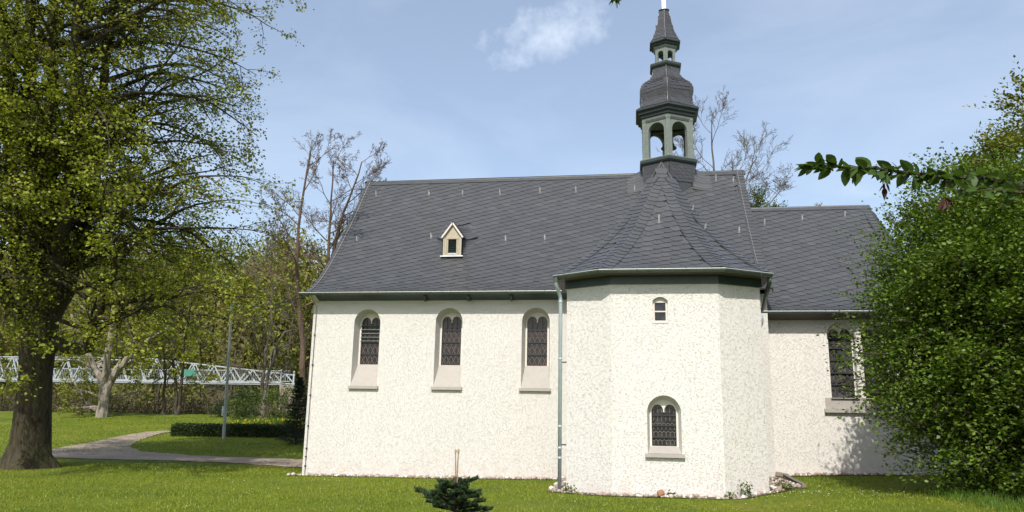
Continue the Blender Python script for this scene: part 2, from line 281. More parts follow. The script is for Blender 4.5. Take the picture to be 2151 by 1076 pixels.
# ------------------------------------------------------------------ mesh helpers
def wloc(p):
    v = Vector((0, 0, 0))
    while p is not None: v = v + Vector(p.location); p = p.parent
    return v
class MB:
    def __init__(s): s.v = []; s.f = []; s.smooth = False
    def add(s, vs, fs):
        o = len(s.v); s.v.extend([tuple(map(float, p)) for p in vs]); s.f.extend([tuple(i+o for i in f) for f in fs]); return s
    def quad(s, a, b, c, d): return s.add([a, b, c, d], [(0, 1, 2, 3)])
    def box(s, x0, x1, y0, y1, z0, z1):
        return s.add([(x0, y0, z0), (x1, y0, z0), (x1, y1, z0), (x0, y1, z0), (x0, y0, z1), (x1, y0, z1), (x1, y1, z1), (x0, y1, z1)],
                     [(0, 3, 2, 1), (4, 5, 6, 7), (0, 1, 5, 4), (1, 2, 6, 5), (2, 3, 7, 6), (3, 0, 4, 7)])
    def bar(s, a, b, w, h=None, up=(0, 0, 1)):
        a = Vector(a); b = Vector(b); d = (b-a).normalized(); u = Vector(up)
        if abs(d.dot(u)) > 0.98: u = Vector((0, 1, 0))
        x = d.cross(u).normalized(); y = x.cross(d); h = h or w
        vs_ = [p + x*(i*w/2) + y*(j*h/2) for p in (a, b) for i, j in ((-1, -1), (1, -1), (1, 1), (-1, 1))]
        return s.add(vs_, [(0, 1, 2, 3), (7, 6, 5, 4), (0, 4, 5, 1), (1, 5, 6, 2), (2, 6, 7, 3), (3, 7, 4, 0)])
    def tube(s, pts, rad, n=8, caps=True):
        pts = [Vector(p) for p in pts]; m = len(pts)
        if not hasattr(rad, '__len__'): rad = [rad]*m
        vs_ = []; prev = None
        for i, p in enumerate(pts):
            d = (pts[min(i+1, m-1)] - pts[max(i-1, 0)])
            d = d.normalized() if d.length > 1e-9 else Vector((0, 0, 1))
            if prev is None:
                x = d.orthogonal().normalized()
            else:
                x = prev - d*prev.dot(d); x = x.normalized() if x.length > 1e-6 else d.orthogonal().normalized()
            prev = x; y = d.cross(x)
            for k in range(n):
                a = 2*pi*k/n; vs_.append(p + (x*cos(a) + y*sin(a))*rad[i])
        fs = [(i*n+k, i*n+(k+1) % n, (i+1)*n+(k+1) % n, (i+1)*n+k) for i in range(m-1) for k in range(n)]
        if caps: fs += [tuple(range(n))[::-1], tuple((m-1)*n+k for k in range(n))]
        return s.add(vs_, fs)
    def lathe(s, prof, c, n=6, a0=-pi/2, capt=True, capb=True):
        vs_ = [(c[0]+r*cos(a0+2*pi*k/n), c[1]+r*sin(a0+2*pi*k/n), z) for r, z in prof for k in range(n)]
        m = len(prof); fs = [(i*n+k, i*n+(k+1) % n, (i+1)*n+(k+1) % n, (i+1)*n+k) for i in range(m-1) for k in range(n)]
        if capb: fs.append(tuple(range(n))[::-1])
        if capt: fs.append(tuple((m-1)*n+k for k in range(n)))
        return s.add(vs_, fs)
    def sweep(s, path, prof, closed_path=False):
        """path: xy points walked so that outward is to the right; prof: closed list of (out, z)."""
        m = len(path); k = len(prof); vs_ = []
        for i in range(m):
            p = Vector(path[i][:2])
            dz = path[i][2] if len(path[i]) > 2 else 0.0
            d0 = (Vector(path[i][:2])-Vector(path[i-1][:2])).normalized() if i > 0 else None
            d1 = (Vector(path[i+1][:2])-Vector(path[i][:2])).normalized() if i < m-1 else None
            d0 = d0 or d1; d1 = d1 or d0
            n0 = Vector((d0.y, -d0.x)); n1 = Vector((d1.y, -d1.x)); nn = (n0+n1); nn = nn/(nn.length**2/2)
            for o, z in prof: vs_.append((p.x+nn.x*o, p.y+nn.y*o, z+dz))
        fs = [(i*k+j, (i+1)*k+j, (i+1)*k+(j+1) % k, i*k+(j+1) % k) for i in range(m-1) for j in range(k)]
        fs += [tuple(range(k)), tuple((m-1)*k+j for j in range(k))[::-1]]
        return s.add(vs_, fs)
    def build(s, name, mat, parent=None, smooth=False, loc=None):
        w = wloc(parent) if parent is not None else Vector((0, 0, 0))
        l = Vector(loc) if loc is not None else Vector((0, 0, 0))
        o_ = w + l
        me = bpy.data.meshes.new(name); me.from_pydata([(a-o_.x, b-o_.y, c-o_.z) for a, b, c in s.v], [], s.f)
        if len(s.f) < 30000:
            bm = bmesh.new(); bm.from_mesh(me); bmesh.ops.recalc_face_normals(bm, faces=bm.faces); bm.to_mesh(me); bm.free()
        me.materials.append(MATS[mat])
        if smooth:
            for p in me.polygons: p.use_smooth = True
        o = bpy.data.objects.new(name, me); COL.objects.link(o)
        if parent is not None: o.parent = parent
        o.location = l
        return o
def np_mesh(name, V, F, mat, parent=None, smooth=False):
    """V (n,3) world, F (m,k) ints"""
    w = np.array(wloc(parent)) if parent is not None else np.zeros(3)
    V = np.asarray(V, dtype=np.float64) - w; F = np.asarray(F, dtype=np.int32); k = F.shape[1]
    me = bpy.data.meshes.new(name); me.vertices.add(len(V)); me.vertices.foreach_set('co', V.astype(np.float32).ravel())
    me.loops.add(F.size); me.loops.foreach_set('vertex_index', F.ravel()); me.polygons.add(len(F))
    me.polygons.foreach_set('loop_start', np.arange(0, F.size, k, dtype=np.int32))
    me.update(calc_edges=True); me.validate()
    me.materials.append(MATS[mat])
    if smooth: me.polygons.foreach_set('use_smooth', np.ones(len(F), dtype=bool))
    o = bpy.data.objects.new(name, me); COL.objects.link(o)
    if parent is not None: o.parent = parent
    return o
def thing(name, label, cat, loc=(0, 0, 0), group=None):
    o = bpy.data.objects.new(name, None); COL.objects.link(o); o.location = loc; o.empty_display_size = 0.3
    o['label'] = label; o['category'] = cat
    if group: o['group'] = group
    return o
def tag(o, label, cat, group=None, kind=None):
    o['label'] = label; o['category'] = cat
    if group: o['group'] = group
    if kind: o['kind'] = kind
    return o
def struct(o, label=None, cat=None):
    o['kind'] = 'structure'
    if label: o['label'] = label; o['category'] = cat
    return o
def unit(a): return a/np.maximum(np.linalg.norm(a, axis=-1, keepdims=True), 1e-9)

# ------------------------------------------------------------------ terrain
def sst(a, b, x): t = np.clip((x-a)/(b-a), 0, 1); return t*t*(3-2*t)
def ground(x, y):
    x = np.asarray(x, float); y = np.asarray(y, float)
    a = np.interp(x, [-80, -40, -19, -9.7, -2, 2.2, 3.6, 7, 12, 30], [-.4, -.3, -.2, -.12, 0.0, 0.0, .22, .36, .45, .6])
    rise = np.where(y > 23, 0.050*(np.minimum(y, 50)-23), 0.0) + np.where(y > 32, 0.022*(np.minimum(y, 50)-32), 0.0)
    rise = rise*sst(-6, -11, x) + 0.02*np.clip(y-23, 0, 27)*sst(-11, -6, x)
    z = a + rise
    z = z - 2.6*sst(50, 55, y)*(1-sst(66, 71, y))*sst(-20, -28, x)
    z = z + 0.27*np.clip(y-69, 0, 130)*sst(20, -25, x)*1.0 + 0.05*np.clip(y-60, 0, 140)*sst(-25, 20, x)
    z = z + 0.05*np.sin(x*0.9)*np.sin(y*0.7+1.0)*0.3
    return z
def hit(px, py, tmax=140):
    d = ray(px, py); ts = np.linspace(6, tmax, 2700); P = CAM + d*ts[:, None]
    below = P[:, 2] < ground(P[:, 0], P[:, 1])
    i = int(np.argmax(below)) if below.any() else len(ts)-1
    p = P[i].copy(); p[2] = float(ground(p[0], p[1])); return p

gx = np.concatenate([np.linspace(-260, -62, 34), np.linspace(-60, 30, 151), np.linspace(34, 260, 30)])
gy = np.concatenate([np.linspace(-80, 4, 15), np.linspace(5, 75, 141), np.linspace(77, 260, 60)])
GX, GY = np.meshgrid(gx, gy); GZ = ground(GX, GY)
nx_, ny_ = len(gx), len(gy)
gi = np.arange(nx_*ny_).reshape(ny_, nx_)
GF = np.stack([gi[:-1, :-1], gi[:-1, 1:], gi[1:, 1:], gi[1:, :-1]], -1).reshape(-1, 4)
go = np_mesh('ground', np.stack([GX, GY, GZ], -1).reshape(-1, 3), GF, 'lawn_ground', smooth=True); struct(go)
# second slot: forest floor beyond the river
go.data.materials.append(MATS['forest_floor'])
cy = (gy[:-1]+gy[1:])/2; cx_ = (gx[:-1]+gx[1:])/2
mi = np.zeros((ny_-1, nx_-1), dtype=np.int32)
mi[np.ix_(cy > 67, cx_ > -300)] = 1
mi[np.ix_(cy > 51, cx_ < -24)] = 1
go.data.polygons.foreach_set('material_index', mi.ravel()); go.data.update()
rv = MB().add([(-200, 52, -0.35), (-24, 52, -0.35), (-24, 70, -0.35), (-200, 70, -0.35)], [(0, 1, 2, 3)]).build('river', 'river_water'); struct(rv)

def strip(name, A, B, mat, dz, n=40, m=8):
    """ground-hugging sheet between two pixel polylines A and B"""
    def res(pl):
        P = np.array([hit(*p) for p in pl]); s = np.concatenate([[0], np.cumsum(np.linalg.norm(np.diff(P[:, :2], axis=0), axis=1))]); t = np.linspace(0, s[-1], n)
        return np.stack([np.interp(t, s, P[:, 0]), np.interp(t, s, P[:, 1])], -1)
    a, b = res(A), res(B)
    wob = 0.05*np.sin(np.linspace(0, 60, n))[:, None]
    w = np.linspace(0, 1, m)[None, :, None]; P = a[:, None]*(1-w) + b[:, None]*w
    P[:, 0] += wob*0.8; P[:, -1] -= wob*0.6
    Z = ground(P[..., 0], P[..., 1]) + dz
    V = np.concatenate([P, Z[..., None]], -1).reshape(-1, 3); ii = np.arange(n*m).reshape(n, m)
    F = np.stack([ii[:-1, :-1], ii[:-1, 1:], ii[1:, 1:], ii[1:, :-1]], -1).reshape(-1, 4)
    return struct(np_mesh(name, V, F, mat, smooth=True))
strip('path', [(20, 957), (110, 962), (190, 965), (330, 968), (480, 973), (625, 983), (660, 986)], [(20, 952), (110, 948), (200, 941), (272, 939), (300, 950), (400, 957.5), (520, 962.5), (625, 966), (660, 967)], 'path_gravel', 0.02, 70)
strip('path_branch', [(100, 952), (200, 944), (272, 938), (292, 926), (330, 913), (360, 907.5)], [(100, 946), (190, 931), (235, 921), (270, 914), (310, 908), (350, 905.5)], 'path_gravel', 0.026, 40)

# ------------------------------------------------------------------ chapel
chapel = thing('chapel', 'small white roughcast chapel with grey slate roofs and a slender bell turret', 'chapel', (-3, 22, 0))
YN, YC, YA = 22.0, 22.5, 18.0
def arch_loop(cx, w, zb, zs, n=14):
    r = w/2; L = [(cx-r, zb), (cx+r, zb)]
    for k in range(n+1):
        a = pi*k/n; L.append((cx+r*cos(a), zs+r*sin(a)))
    return L
def seg_loop(cx, w, zb, zs, rise, n=8):
    L = [(cx-w/2, zb), (cx+w/2, zb)]
    for k in range(n+1):
        t = 1-2*k/n; L.append((cx+w/2*t, zs+rise*(1-t*t)))
    return L
def fill(mb, outer, holes, Y):
    pl = [[Vector((x, z, 0)) for x, z in outer]] + [[Vector((x, z, 0)) for x, z in h] for h in holes]
    flat = [p for l in pl for p in l]
    tris = tessellate_polygon(pl)
    mb.add([(p.x, Y, p.y) for p in flat], [tuple(t) for t in tris])

# window openings in the walls
NW = [dict(cx=-7.96, zt=4.80), dict(cx=-5.42, zt=4.83), dict(cx=-2.82, zt=4.83)]
def wall_with(name, x0, x1, z0, z1, Y, holes, mat, extra=None):
    mb = MB(); fill(mb, [(x0, z0), (x1, z0), (x1, z1), (x0, z1)], holes, Y)
    if extra: extra(mb)
    return mb
nave_holes = [arch_loop(w['cx'], 0.82, 2.50, w['zt']-0.41) for w in NW]
def nave_rest(mb):
    mb.quad((-9.7, YN, -0.8), (-9.7, 30.3, -0.8), (-9.7, 30.3, 5.2), (-9.7, YN, 5.2))
    mb.add([(-9.7, YN, 5.2), (-9.7, 30.3, 5.2), (-9.7, 26.15, 10.0)], [(0, 1, 2)])
    mb.quad((3.7, YN, -0.8), (3.7, 30.3, -0.8), (3.7, 30.3, 5.2), (3.7, YN, 5.2))
    mb.add([(3.7, YN, 5.2), (3.7, 30.3, 5.2), (3.7, 26.15, 10.0)], [(0, 1, 2)])
    mb.quad((-9.7, 30.3, -0.8), (3.7, 30.3, -0.8), (3.7, 30.3, 5.2), (-9.7, 30.3, 5.2))
wall_with('nave_wall', -9.7, 3.7, -0.8, 5.2, YN, nave_holes, 'plaster_nave', nave_rest).build('nave_wall', 'plaster_nave', chapel)
# choir
chl = [arch_loop(5.72, 0.74, 2.36, 4.08), arch_loop(6.62, 0.74, 2.36, 4.08)]
def choir_rest(mb):
    mb.quad((7.85, YC, -0.8), (9.5, 24.4, -0.8), (9.5, 24.4, 4.75), (7.85, YC, 4.75))
    mb.quad((9.5, 24.4, -0.8), (9.5, 27.9, -0.8), (9.5, 27.9, 4.75), (9.5, 24.4, 4.75))
    mb.quad((9.5, 27.9, -0.8), (7.85, 29.8, -0.8), (7.85, 29.8, 4.75), (9.5, 27.9, 4.75))
    mb.quad((3.7, 29.8, -0.8), (7.85, 29.8, -0.8), (7.85, 29.8, 4.75), (3.7, 29.8, 4.75))
wall_with('choir_wall', 3.7, 7.85, -0.8, 4.75, YC, chl, 'plaster_choir', choir_rest).build('choir_wall', 'plaster_choir', chapel)
# apse (side chapel)
AL, FL, FR, AR = (-1.62, 18.62), (-0.53, YA), (1.95, YA), (2.98, 18.62)
ap_hole = arch_loop(0.655, 0.76, 0.93, 2.22-0.38)
sm_hole = seg_loop(0.62, 0.35, 3.885, 4.41, 0.085)
mb = MB(); fill(mb, [(FL[0], -0.8), (FR[0], -0.8), (FR[0], 5.05), (FL[0], 5.05)], [ap_hole, sm_hole], YA)
for a, b in (((AL[0], YN), AL), (AL, FL), (FR, AR), (AR, (AR[0], YC))):
    mb.quad((*a, -0.8), (*b, -0.8), (*b, 5.05), (*a, 5.05))
ao = mb.build('apse_wall', 'plaster_apse', chapel)

def ribbon(mb, a, b, Y, w=0.009, t=0.010):
    mb.bar((a[0], Y, a[1]), (b[0], Y, b[1]), w, t, up=(0, 1, 0))
def bifora(cx, w, zb, zs, n=10):
    """opening with two round heads side by side and a little pendant between them"""
    r = w/4; L = [(cx-w/2, zb), (cx+w/2, zb)]
    for k in range(n+1): a = pi*k/n; L.append((cx+w/4+(r-0.012)*cos(a)+(0.012 if k == 0 else 0), zs+r*sin(a)))
    L.append((cx+0.02, zs-0.035)); L.append((cx-0.02, zs-0.035))
    for k in range(n+1): a = pi*k/n; L.append((cx-w/4+(r-0.012)*cos(a)-(0.012 if k == n else 0), zs+r*sin(a)))
    return L
def clip_line(a, b, inside, n=8):
    seg = []
    P = [(a[0]+(b[0]-a[0])*i/n, a[1]+(b[1]-a[1])*i/n) for i in range(n+1)]
    for p, q in zip(P[:-1], P[1:]):
        if inside(*p) and inside(*q): seg.append((p, q))
    return seg
def church_window(Y, cx, ow, ozb, ozt, iw, izb, izt, d, gw, gzs, glass, wallmat, pattern, sill_over, sill_h, slats=None):
    """ow/ozb/ozt outer opening, iw/izb/izt frame plate at depth d, gw glass width, gzs spring of the little heads"""
    n = 14
    outer = arch_loop(cx, ow, ozb, ozt-ow/2, n); inner = arch_loop(cx, iw, izb, izt-iw/2, n)
    fr = MB(); hole = bifora(cx, gw, izb+0.005, gzs); fill(fr, inner, [hole], Y+d)
    m = len(hole)
    fr.add([(x, Y+d, z) for x, z in hole]+[(x, Y+d+0.07, z) for x, z in hole], [(i, (i+1) % m, (i+1) % m+m, i+m) for i in range(m)])
    win = fr.build('window', 'frame_paint', chapel)
    rv_ = MB(); k = len(outer)
    for i in range(1, k):                         # reveal all round except the sill
        j = (i+1) % k
        rv_.quad((outer[i][0], Y, outer[i][1]), (outer[j][0], Y, outer[j][1]), (inner[j][0], Y+d, inner[j][1]), (inner[i][0], Y+d, inner[i][1]))
    rv_.build('reveal', wallmat, win)
    so_ = MB(); e = sill_over
    so_.add([(cx-ow/2, Y-0.03, ozb), (cx+ow/2, Y-0.03, ozb), (cx+iw/2, Y+d, izb), (cx-iw/2, Y+d, izb)], [(0, 1, 2, 3)])
    so_.box(cx-ow/2-e, cx+ow/2+e, Y-0.085, Y+0.01, ozb-sill_h, ozb-0.004)
    so_.build('sill', 'sill_paint', win)
    gy_ = Y+d+0.055; ztop = gzs+gw/4
    MB().quad((cx-gw/2-.02, gy_+0.02, izb), (cx+gw/2+.02, gy_+0.02, izb), (cx+gw/2+.02, gy_+0.02, ztop+.02), (cx-gw/2-.02, gy_+0.02, ztop+.02)).build('glass', glass, win)
    def inside(x, z):
        if z < izb+0.01 or abs(x-cx) > gw/2-0.004: return False
        if z < gzs: return True
        c = cx+gw/4*(1 if x > cx else -1); return hypot(x-c, z-gzs) < gw/4-0.004
    le = MB(); ir = []
    H = gzs+gw/4-izb
    if pattern == 'diamond':
        nc = 4; cw = gw/nc; ch = H/5
        for r in range(5):
            for c in range(nc):
                x0 = cx-gw/2+c*cw; z0 = izb+r*ch
                for a, b in (((x0, z0), (x0+cw, z0+ch)), ((x0+cw, z0), (x0, z0+ch))):
                    for p, q in clip_line(a, b, inside): ribbon(le, p, q, gy_)
        for c in range(1, nc):
            x = cx-gw/2+c*cw
            for p, q in clip_line((x, izb), (x, ztop), inside, 30): ir.append((p, q, 0.018))
        rows = [0.225, 0.47, 0.72]
    elif pattern == 'hex':
        nc = 3; cw = gw/nc/2; rowh = H/5
        for r in range(6):
            for c in range(-1, 2*nc+1):
                x0 = cx-gw/2+(c+0.5)*cw; z0 = izb+r*rowh
                s = 1 if (r+c) % 2 else -1
                for a, b in (((x0, z0), (x0, z0+rowh*0.6)), ((x0, z0+rowh*0.6), (x0+cw/2*s, z0+rowh*0.8)), ((x0+cw/2*s, z0+rowh*0.8), (x0+cw/2*s, z0+rowh)), ((x0, z0+rowh*0.6), (x0-cw/2*s, z0+rowh*0.8))):
                    for p, q in clip_line(a, b, inside, 3): ribbon(le, p, q, gy_)
        rows = [0.22, 0.50, 0.745]
    else:
        nc = 4; cw = gw/nc
        for c in range(1, nc):
            x = cx-gw/2+c*cw
            for p, q in clip_line((x, izb), (x, ztop), inside, 40): ir.append((p, q, 0.022))
        rows = [0.19, 0.36, 0.545, 0.72, 0.86]
        for r in range(9):
            for c in range(nc):
                x0 = cx-gw/2+c*cw; z0 = izb+r*H/9
                for a, b in (((x0, z0), (x0+cw*.5, z0+H/18)), ((x0+cw*.5, z0+H/18), (x0+cw, z0)), ((x0, z0+H/9), (x0+cw*.5, z0+H/18)), ((x0+cw*.5, z0+H/18), (x0+cw, z0+H/9))):
                    for p, q in clip_line(a, b, inside, 3): ribbon(le, p, q, gy_+0.004, 0.006, 0.006)
    lo_ = le.build('lead_lattice', 'lead', win); lo_['kind'] = 'stuff'
    if ir:
        for x in sorted({round(p[0], 4) for p, q, w_ in ir}):
            zz = [z for p, q, w_ in ir if round(p[0], 4) == x for z in (p[1], q[1])]
            m_ = MB(); ribbon(m_, (x, min(zz)), (x, max(zz)), gy_-0.002, ir[0][2], 0.014); m_.build('upright_bar', 'iron', win)
    for r in rows:
        z = izb+H*r
        if inside(cx-gw/2+0.02, z) or z < gzs: MB().box(cx-gw/2, cx+gw/2, gy_-0.035, gy_-0.012, z-0.016, z+0.016).build('saddle_bar', 'iron', win)
    if slats:
        for z in slats: MB().bar((cx-gw/2-0.01, Y+d+0.0, z), (cx+gw/2+0.01, Y+d+0.0, z), 0.045, 0.02, up=(0, 0.5, 1)).build('vent_slat', 'zinc_dark', win)
    return win
for i, w in enumerate(NW):
    zt = w['zt']
    church_window(YN, w['cx'], 0.82, 2.50, zt, 0.70, 3.15, zt-0.09, 0.36, 0.60, zt-0.36, 'glass_nave', 'plaster_nave', 'diamond', 0.05, 0.085,
                  [3.86+0.115*k for k in range(5)] if i == 0 else None)
church_window(YA, 0.655, 0.76, 0.93, 2.22, 0.64, 1.08, 2.12, 0.22, 0.555, 1.88, 'glass_apse', 'plaster_apse', 'hex', 0.06, 0.085)
for cxx in (5.72, 6.62):
    church_window(YC, cxx, 0.74, 2.36, 4.45, 0.68, 2.36, 4.40, 0.14, 0.62, 4.12, 'glass_choir', 'plaster_choir', 'grid', 0.0, 0.02)
cs = MB(); cs.box(5.20, 7.14, YC-0.03, YC-0.004, 2.06, 2.36); cs.box(5.16, 7.18, YC-0.10, YC-0.002, 1.96, 2.055); cs.build('choir_sill', 'sill_paint', chapel)
cmull = MB(); cmull.box(6.10, 6.24, YC-0.02, YC+0.14, 2.362, 4.10); cmull.lathe([(0.10, 4.10), (0.12, 4.14), (0.12, 4.18), (0.09, 4.2)], (6.17, YC+0.06), 8); cmull.build('choir_mullion', 'frame_paint', chapel)
# small upper window of the apse
sw = MB(); cx0 = 0.62; zb0, zt0 = 3.90, 4.40
inn = [(cx0-0.125, zb0+0.045), (cx0+0.125, zb0+0.045), (cx0+0.125, zt0-0.03), (cx0-0.125, zt0-0.03)]
fill(sw, seg_loop(cx0, 0.345, zb0-0.01, 4.41, 0.08), [inn], YA+0.085)
sw.add([(x, YA+0.085, z) for x, z in inn]+[(x, YA+0.125, z) for x, z in inn], [(i, (i+1) % 4, (i+1) % 4+4, i+4) for i in range(4)])
swo = sw.build('small_window', 'window_paint', chapel)
rv_ = MB(); lp = seg_loop(cx0, 0.35, 3.885, 4.41, 0.085); lp2 = seg_loop(cx0, 0.345, 3.89, 4.41, 0.08)
for i in range(len(lp)):
    j = (i+1) % len(lp); rv_.quad((lp[i][0], YA, lp[i][1]), (lp[j][0], YA, lp[j][1]), (lp2[j][0], YA+0.09, lp2[j][1]), (lp2[i][0], YA+0.09, lp2[i][1]))
rv_.build('reveal', 'plaster_apse', swo)
MB().box(cx0-0.126, cx0+0.126, YA+0.08, YA+0.115, 4.145, 4.175).build('crossbar', 'window_paint', swo)
for z0_, z1_ in ((zb0+0.04, 4.15), (4.17, zt0-0.02)): MB().quad((cx0-0.13, YA+0.118, z0_), (cx0+0.13, YA+0.118, z0_), (cx0+0.13, YA+0.118, z1_), (cx0-0.13, YA+0.118, z1_)).build('pane', 'glass_plain', swo)
MB().box(cx0-0.16, cx0+0.16, YA-0.012, YA+0.085, 3.872, 3.905).build('sill', 'window_paint', swo)

# ------------------------------------------------------------------ slated roofs
class Facet:
    """surface swept along an eave direction: profile (d inward, z), with the left and right limits uL,uR at each profile point"""
    def __init__(s, o, e, prof, uL, uR):
        s.o = Vector((o[0], o[1], 0)); s.e = Vector((e[0], e[1], 0)).normalized(); s.n = Vector((-s.e.y, s.e.x, 0))
        s.d = np.array([p[0] for p in prof], float); s.z = np.array([p[1] for p in prof], float)
        s.uL = np.array(uL, float); s.uR = np.array(uR, float)
        s.s = np.concatenate([[0], np.cumsum(np.hypot(np.diff(s.d), np.diff(s.z)))]); s.L = s.s[-1]
    def I(s, a, v): return float(np.interp(v, s.s, a))
    def pt(s, u, v): return s.o + s.e*u + s.n*s.I(s.d, v) + Vector((0, 0, s.I(s.z, v)))
    def frame(s, v):
        a, b = max(0, v-0.06), min(s.L, v+0.06)
        t = s.n*(s.I(s.d, b)-s.I(s.d, a)) + Vector((0, 0, s.I(s.z, b)-s.I(s.z, a))); t.normalize()
        return s.e, t, s.e.cross(t)
    def lim(s, v): return s.I(s.uL, v), s.I(s.uR, v)
    def base(s, mb, off=-0.012, nu=1):
        vs_ = []; 
        for v in s.s:
            e, t, n = s.frame(v); a, b = s.lim(v)
            vs_ += [s.pt(a, v)+n*off, s.pt(b, v)+n*off]
        mb.add(vs_, [(2*i, 2*i+1, 2*i+3, 2*i+2) for i in range(len(s.s)-1)])
def slate_geo(w, h, lip):
    """one slate, rounded lower left corner, lower edge proud"""
    P = [(w/2, 0), (w/2, h), (-w/2, h), (-w/2, h*0.50), (-w/2+w*0.05, h*0.27), (-w/2+w*0.18, h*0.08), (-w/2+w*0.36, 0)]
    top = [(x, y, 0.004+lip*(1-y/h)+0.006*(0.5-x/w)) for x, y in P]
    bot = [(x, y, -0.012) for x, y, z in top]
    k = len(P)
    return top+bot, [tuple(range(k))]+[(i, i+k, (i+1) % k+k, (i+1) % k) for i in range(k)]
SG = slate_geo(0.285, 0.345, 0.021)
SGB = slate_geo(0.27, 0.26, 0.020)
SGD = slate_geo(0.26, 0.20, 0.012)
class Slates:
    def __init__(s): s.items = []
    def put(s, geo, p, ex, ey, n): s.items.append((geo, p, ex, ey, n))
def field(F, S, geo, sp, ch, ang, margin, skip=None, top=0.0, lift=0.0):
    ca, sa = cos(ang), sin(ang)
    uu = [F.uL.min(), F.uL.max(), F.uR.min(), F.uR.max()]
    cs_ = [(u*ca+v*sa, -u*sa+v*ca) for u in (min(uu), max(uu)) for v in (-0.3, F.L+0.3)]
    a0, a1 = min(c[0] for c in cs_), max(c[0] for c in cs_); b0, b1 = min(c[1] for c in cs_), max(c[1] for c in cs_)
    k = 0; b = b0
    while b < b1:
        a = a0 + (k*0.37 % 1)*sp
        while a < a1:
            aa = a+random.uniform(-.012, .012); bb = b+random.uniform(-.007, .007)
            u, v = aa*ca-bb*sa, aa*sa+bb*ca; a += sp
            vc = v+0.08
            if vc < 0.10 or vc > F.L-top: continue
            l, r = F.lim(vc)
            if u < l+margin or u > r-margin: continue
            p = F.pt(u, max(v, 0.0))
            if skip and skip(p): continue
            e, t, n = F.frame(min(v+0.1, F.L))
            ex = e*ca + t*sa; ey = t*ca - e*sa
            S.put(geo, p + n*(random.uniform(0, .003)+lift), ex, ey, n)
        b += ch; k += 1
def eave_row(F, S, geo, sp):
    l, r = F.lim(0.05); u = l+0.1
    while u < r-0.05:
        e, t, n = F.frame(0.1); S.put(geo, F.pt(u, 0.0)+n*0.004, e, t, n); u += sp
def edge_band(F, S, geo, side, step, inset, v0=0.02, v1=None, lift=0.014, flip=False):
    """border slates running up a hip or verge"""
    v = v0; v1 = v1 or F.L-0.1
    while v < v1:
        l, r = F.lim(v); u = l+inset if side < 0 else r-inset
        if r-l > 2*inset*0.75:
            a, b = F.lim(min(v+0.15, F.L)); k = ((a-l) if side < 0 else (b-r))
            e, t, n = F.frame(v+0.05); up = (t*0.15 + e*k*0.75).normalized(); ex = up.cross(n)*-1
            ex = ex if ex.dot(e) > 0 else -ex
            S.put(geo, F.pt(u, v)+n*lift, ex, up, n)
        v += step
def top_band(F, S, geo, step, inset, lift=0.014):
    v = F.L-inset; l, r = F.lim(v); u = l+0.1
    e, t, n = F.frame(v)
    while u < r-0.05: S.put(geo, F.pt(u, v)+n*lift, e, t, n); u += step
def emit(S, parent, singles, mat='slate', name='slate_field'):
    """the nearest ones as pieces of their own, the rest joined"""
    it = S.items
    if singles:
        order = sorted(range(len(it)), key=lambda i: (Vector(CAM)-it[i][1]).length - (6 if -it[i][4].y > 0.5 else 0)); single = set(order[:singles])
    else: single = set()
    shared = {}; w = wloc(parent); big = MB()
    for i, (geo, p, ex, ey, n) in enumerate(it):
        if i in single:
            key = id(geo)
            if key not in shared:
                me = bpy.data.meshes.new('slate'); me.from_pydata(geo[0], [], geo[1]); me.materials.append(MATS[mat]); shared[key] = me
            o = bpy.data.objects.new('slate', shared[key]); COL.objects.link(o); o.parent = parent
            M = Matrix((ex, ey, n)).transposed().to_4x4(); M.translation = p - w; o.matrix_local = M
        else:
            big.add([p+ex*x+ey*y+n*z for x, y, z in geo[0]], geo[1])
    if big.v:
        o = big.build(name, mat, parent); o['kind'] = 'stuff'

# nave
NP = [(21.50, 5.245), (21.75, 5.37), (22.05, 5.56), (22.4, 5.83), (22.75, 6.15), (23.15, 6.55), (23.66, 7.10), (24.3, 7.83), (24.93, 8.58), (25.5, 9.31), (26.15, 10.15)]
XV0, XV1 = -9.78, 3.80
nf = Facet((0, 21.50), (1, 0), [(y-21.50, z) for y, z in NP], [XV0]*len(NP), [XV1]*len(NP))
rb = MB(); nf.base(rb)
back = Facet((0, 30.8), (-1, 0), [(y-21.50, z) for y, z in NP], [-XV1]*len(NP), [-XV0]*len(NP)); back.base(rb)
for xv in (XV0, XV1):                              # verge edges
    for (y0, z0), (y1, z1) in zip(NP[:-1], NP[1:]):
        rb.quad((xv, y0, z0-0.012), (xv, y1, z1-0.012), (xv, y1, z1-0.10), (xv, y0, z0-0.10)); rb.quad((xv, 52.3-y0, z0-0.012), (xv, 52.3-y1, z1-0.012), (xv, 52.3-y1, z1-0.10), (xv, 52.3-y0, z0-0.10))
nave_roof = rb.build('nave_roof', 'slate', chapel)
# apse roof outline (gutter line) and apex
APX = Vector((0.84, 20.95, 8.80))
EV = [(-1.88, 20.95), (-1.88, 18.38), (-0.75, 17.65), (2.05, 17.65), (3.20, 18.38), (3.20, 20.95)]
ZE = 5.09
TT = [0, .05, .11, .18, .26, .36, .48, .62, .78, .90, 1.0]
def rad_at(t):                                    # plan radius against height: bell-cast foot, straight upper part
    return (1-t)*0.73 + 0.27*(1-t)**4.0
AZ = [ZE + (APX.z-ZE)*t for t in TT]; AR_ = [rad_at(t) for t in TT]
apse_facets = []
for i in range(5):
    a, b = Vector(EV[i]), Vector(EV[i+1]); e = (b-a).normalized(); nin = Vector((-e.y, e.x)); ap2 = Vector((APX.x, APX.y))
    D = (ap2-a).dot(nin); ua = 0.0; ub = (b-a).length; ux = (ap2-a).dot(e)
    apse_facets.append(Facet(a, e, [((1-r)*D, z) for r, z in zip(AR_, AZ)], [ua+(ux-ua)*(1-r) for r in AR_], [ub+(ux-ub)*(1-r) for r in AR_]))
ab = MB()
for F in apse_facets: F.base(ab)
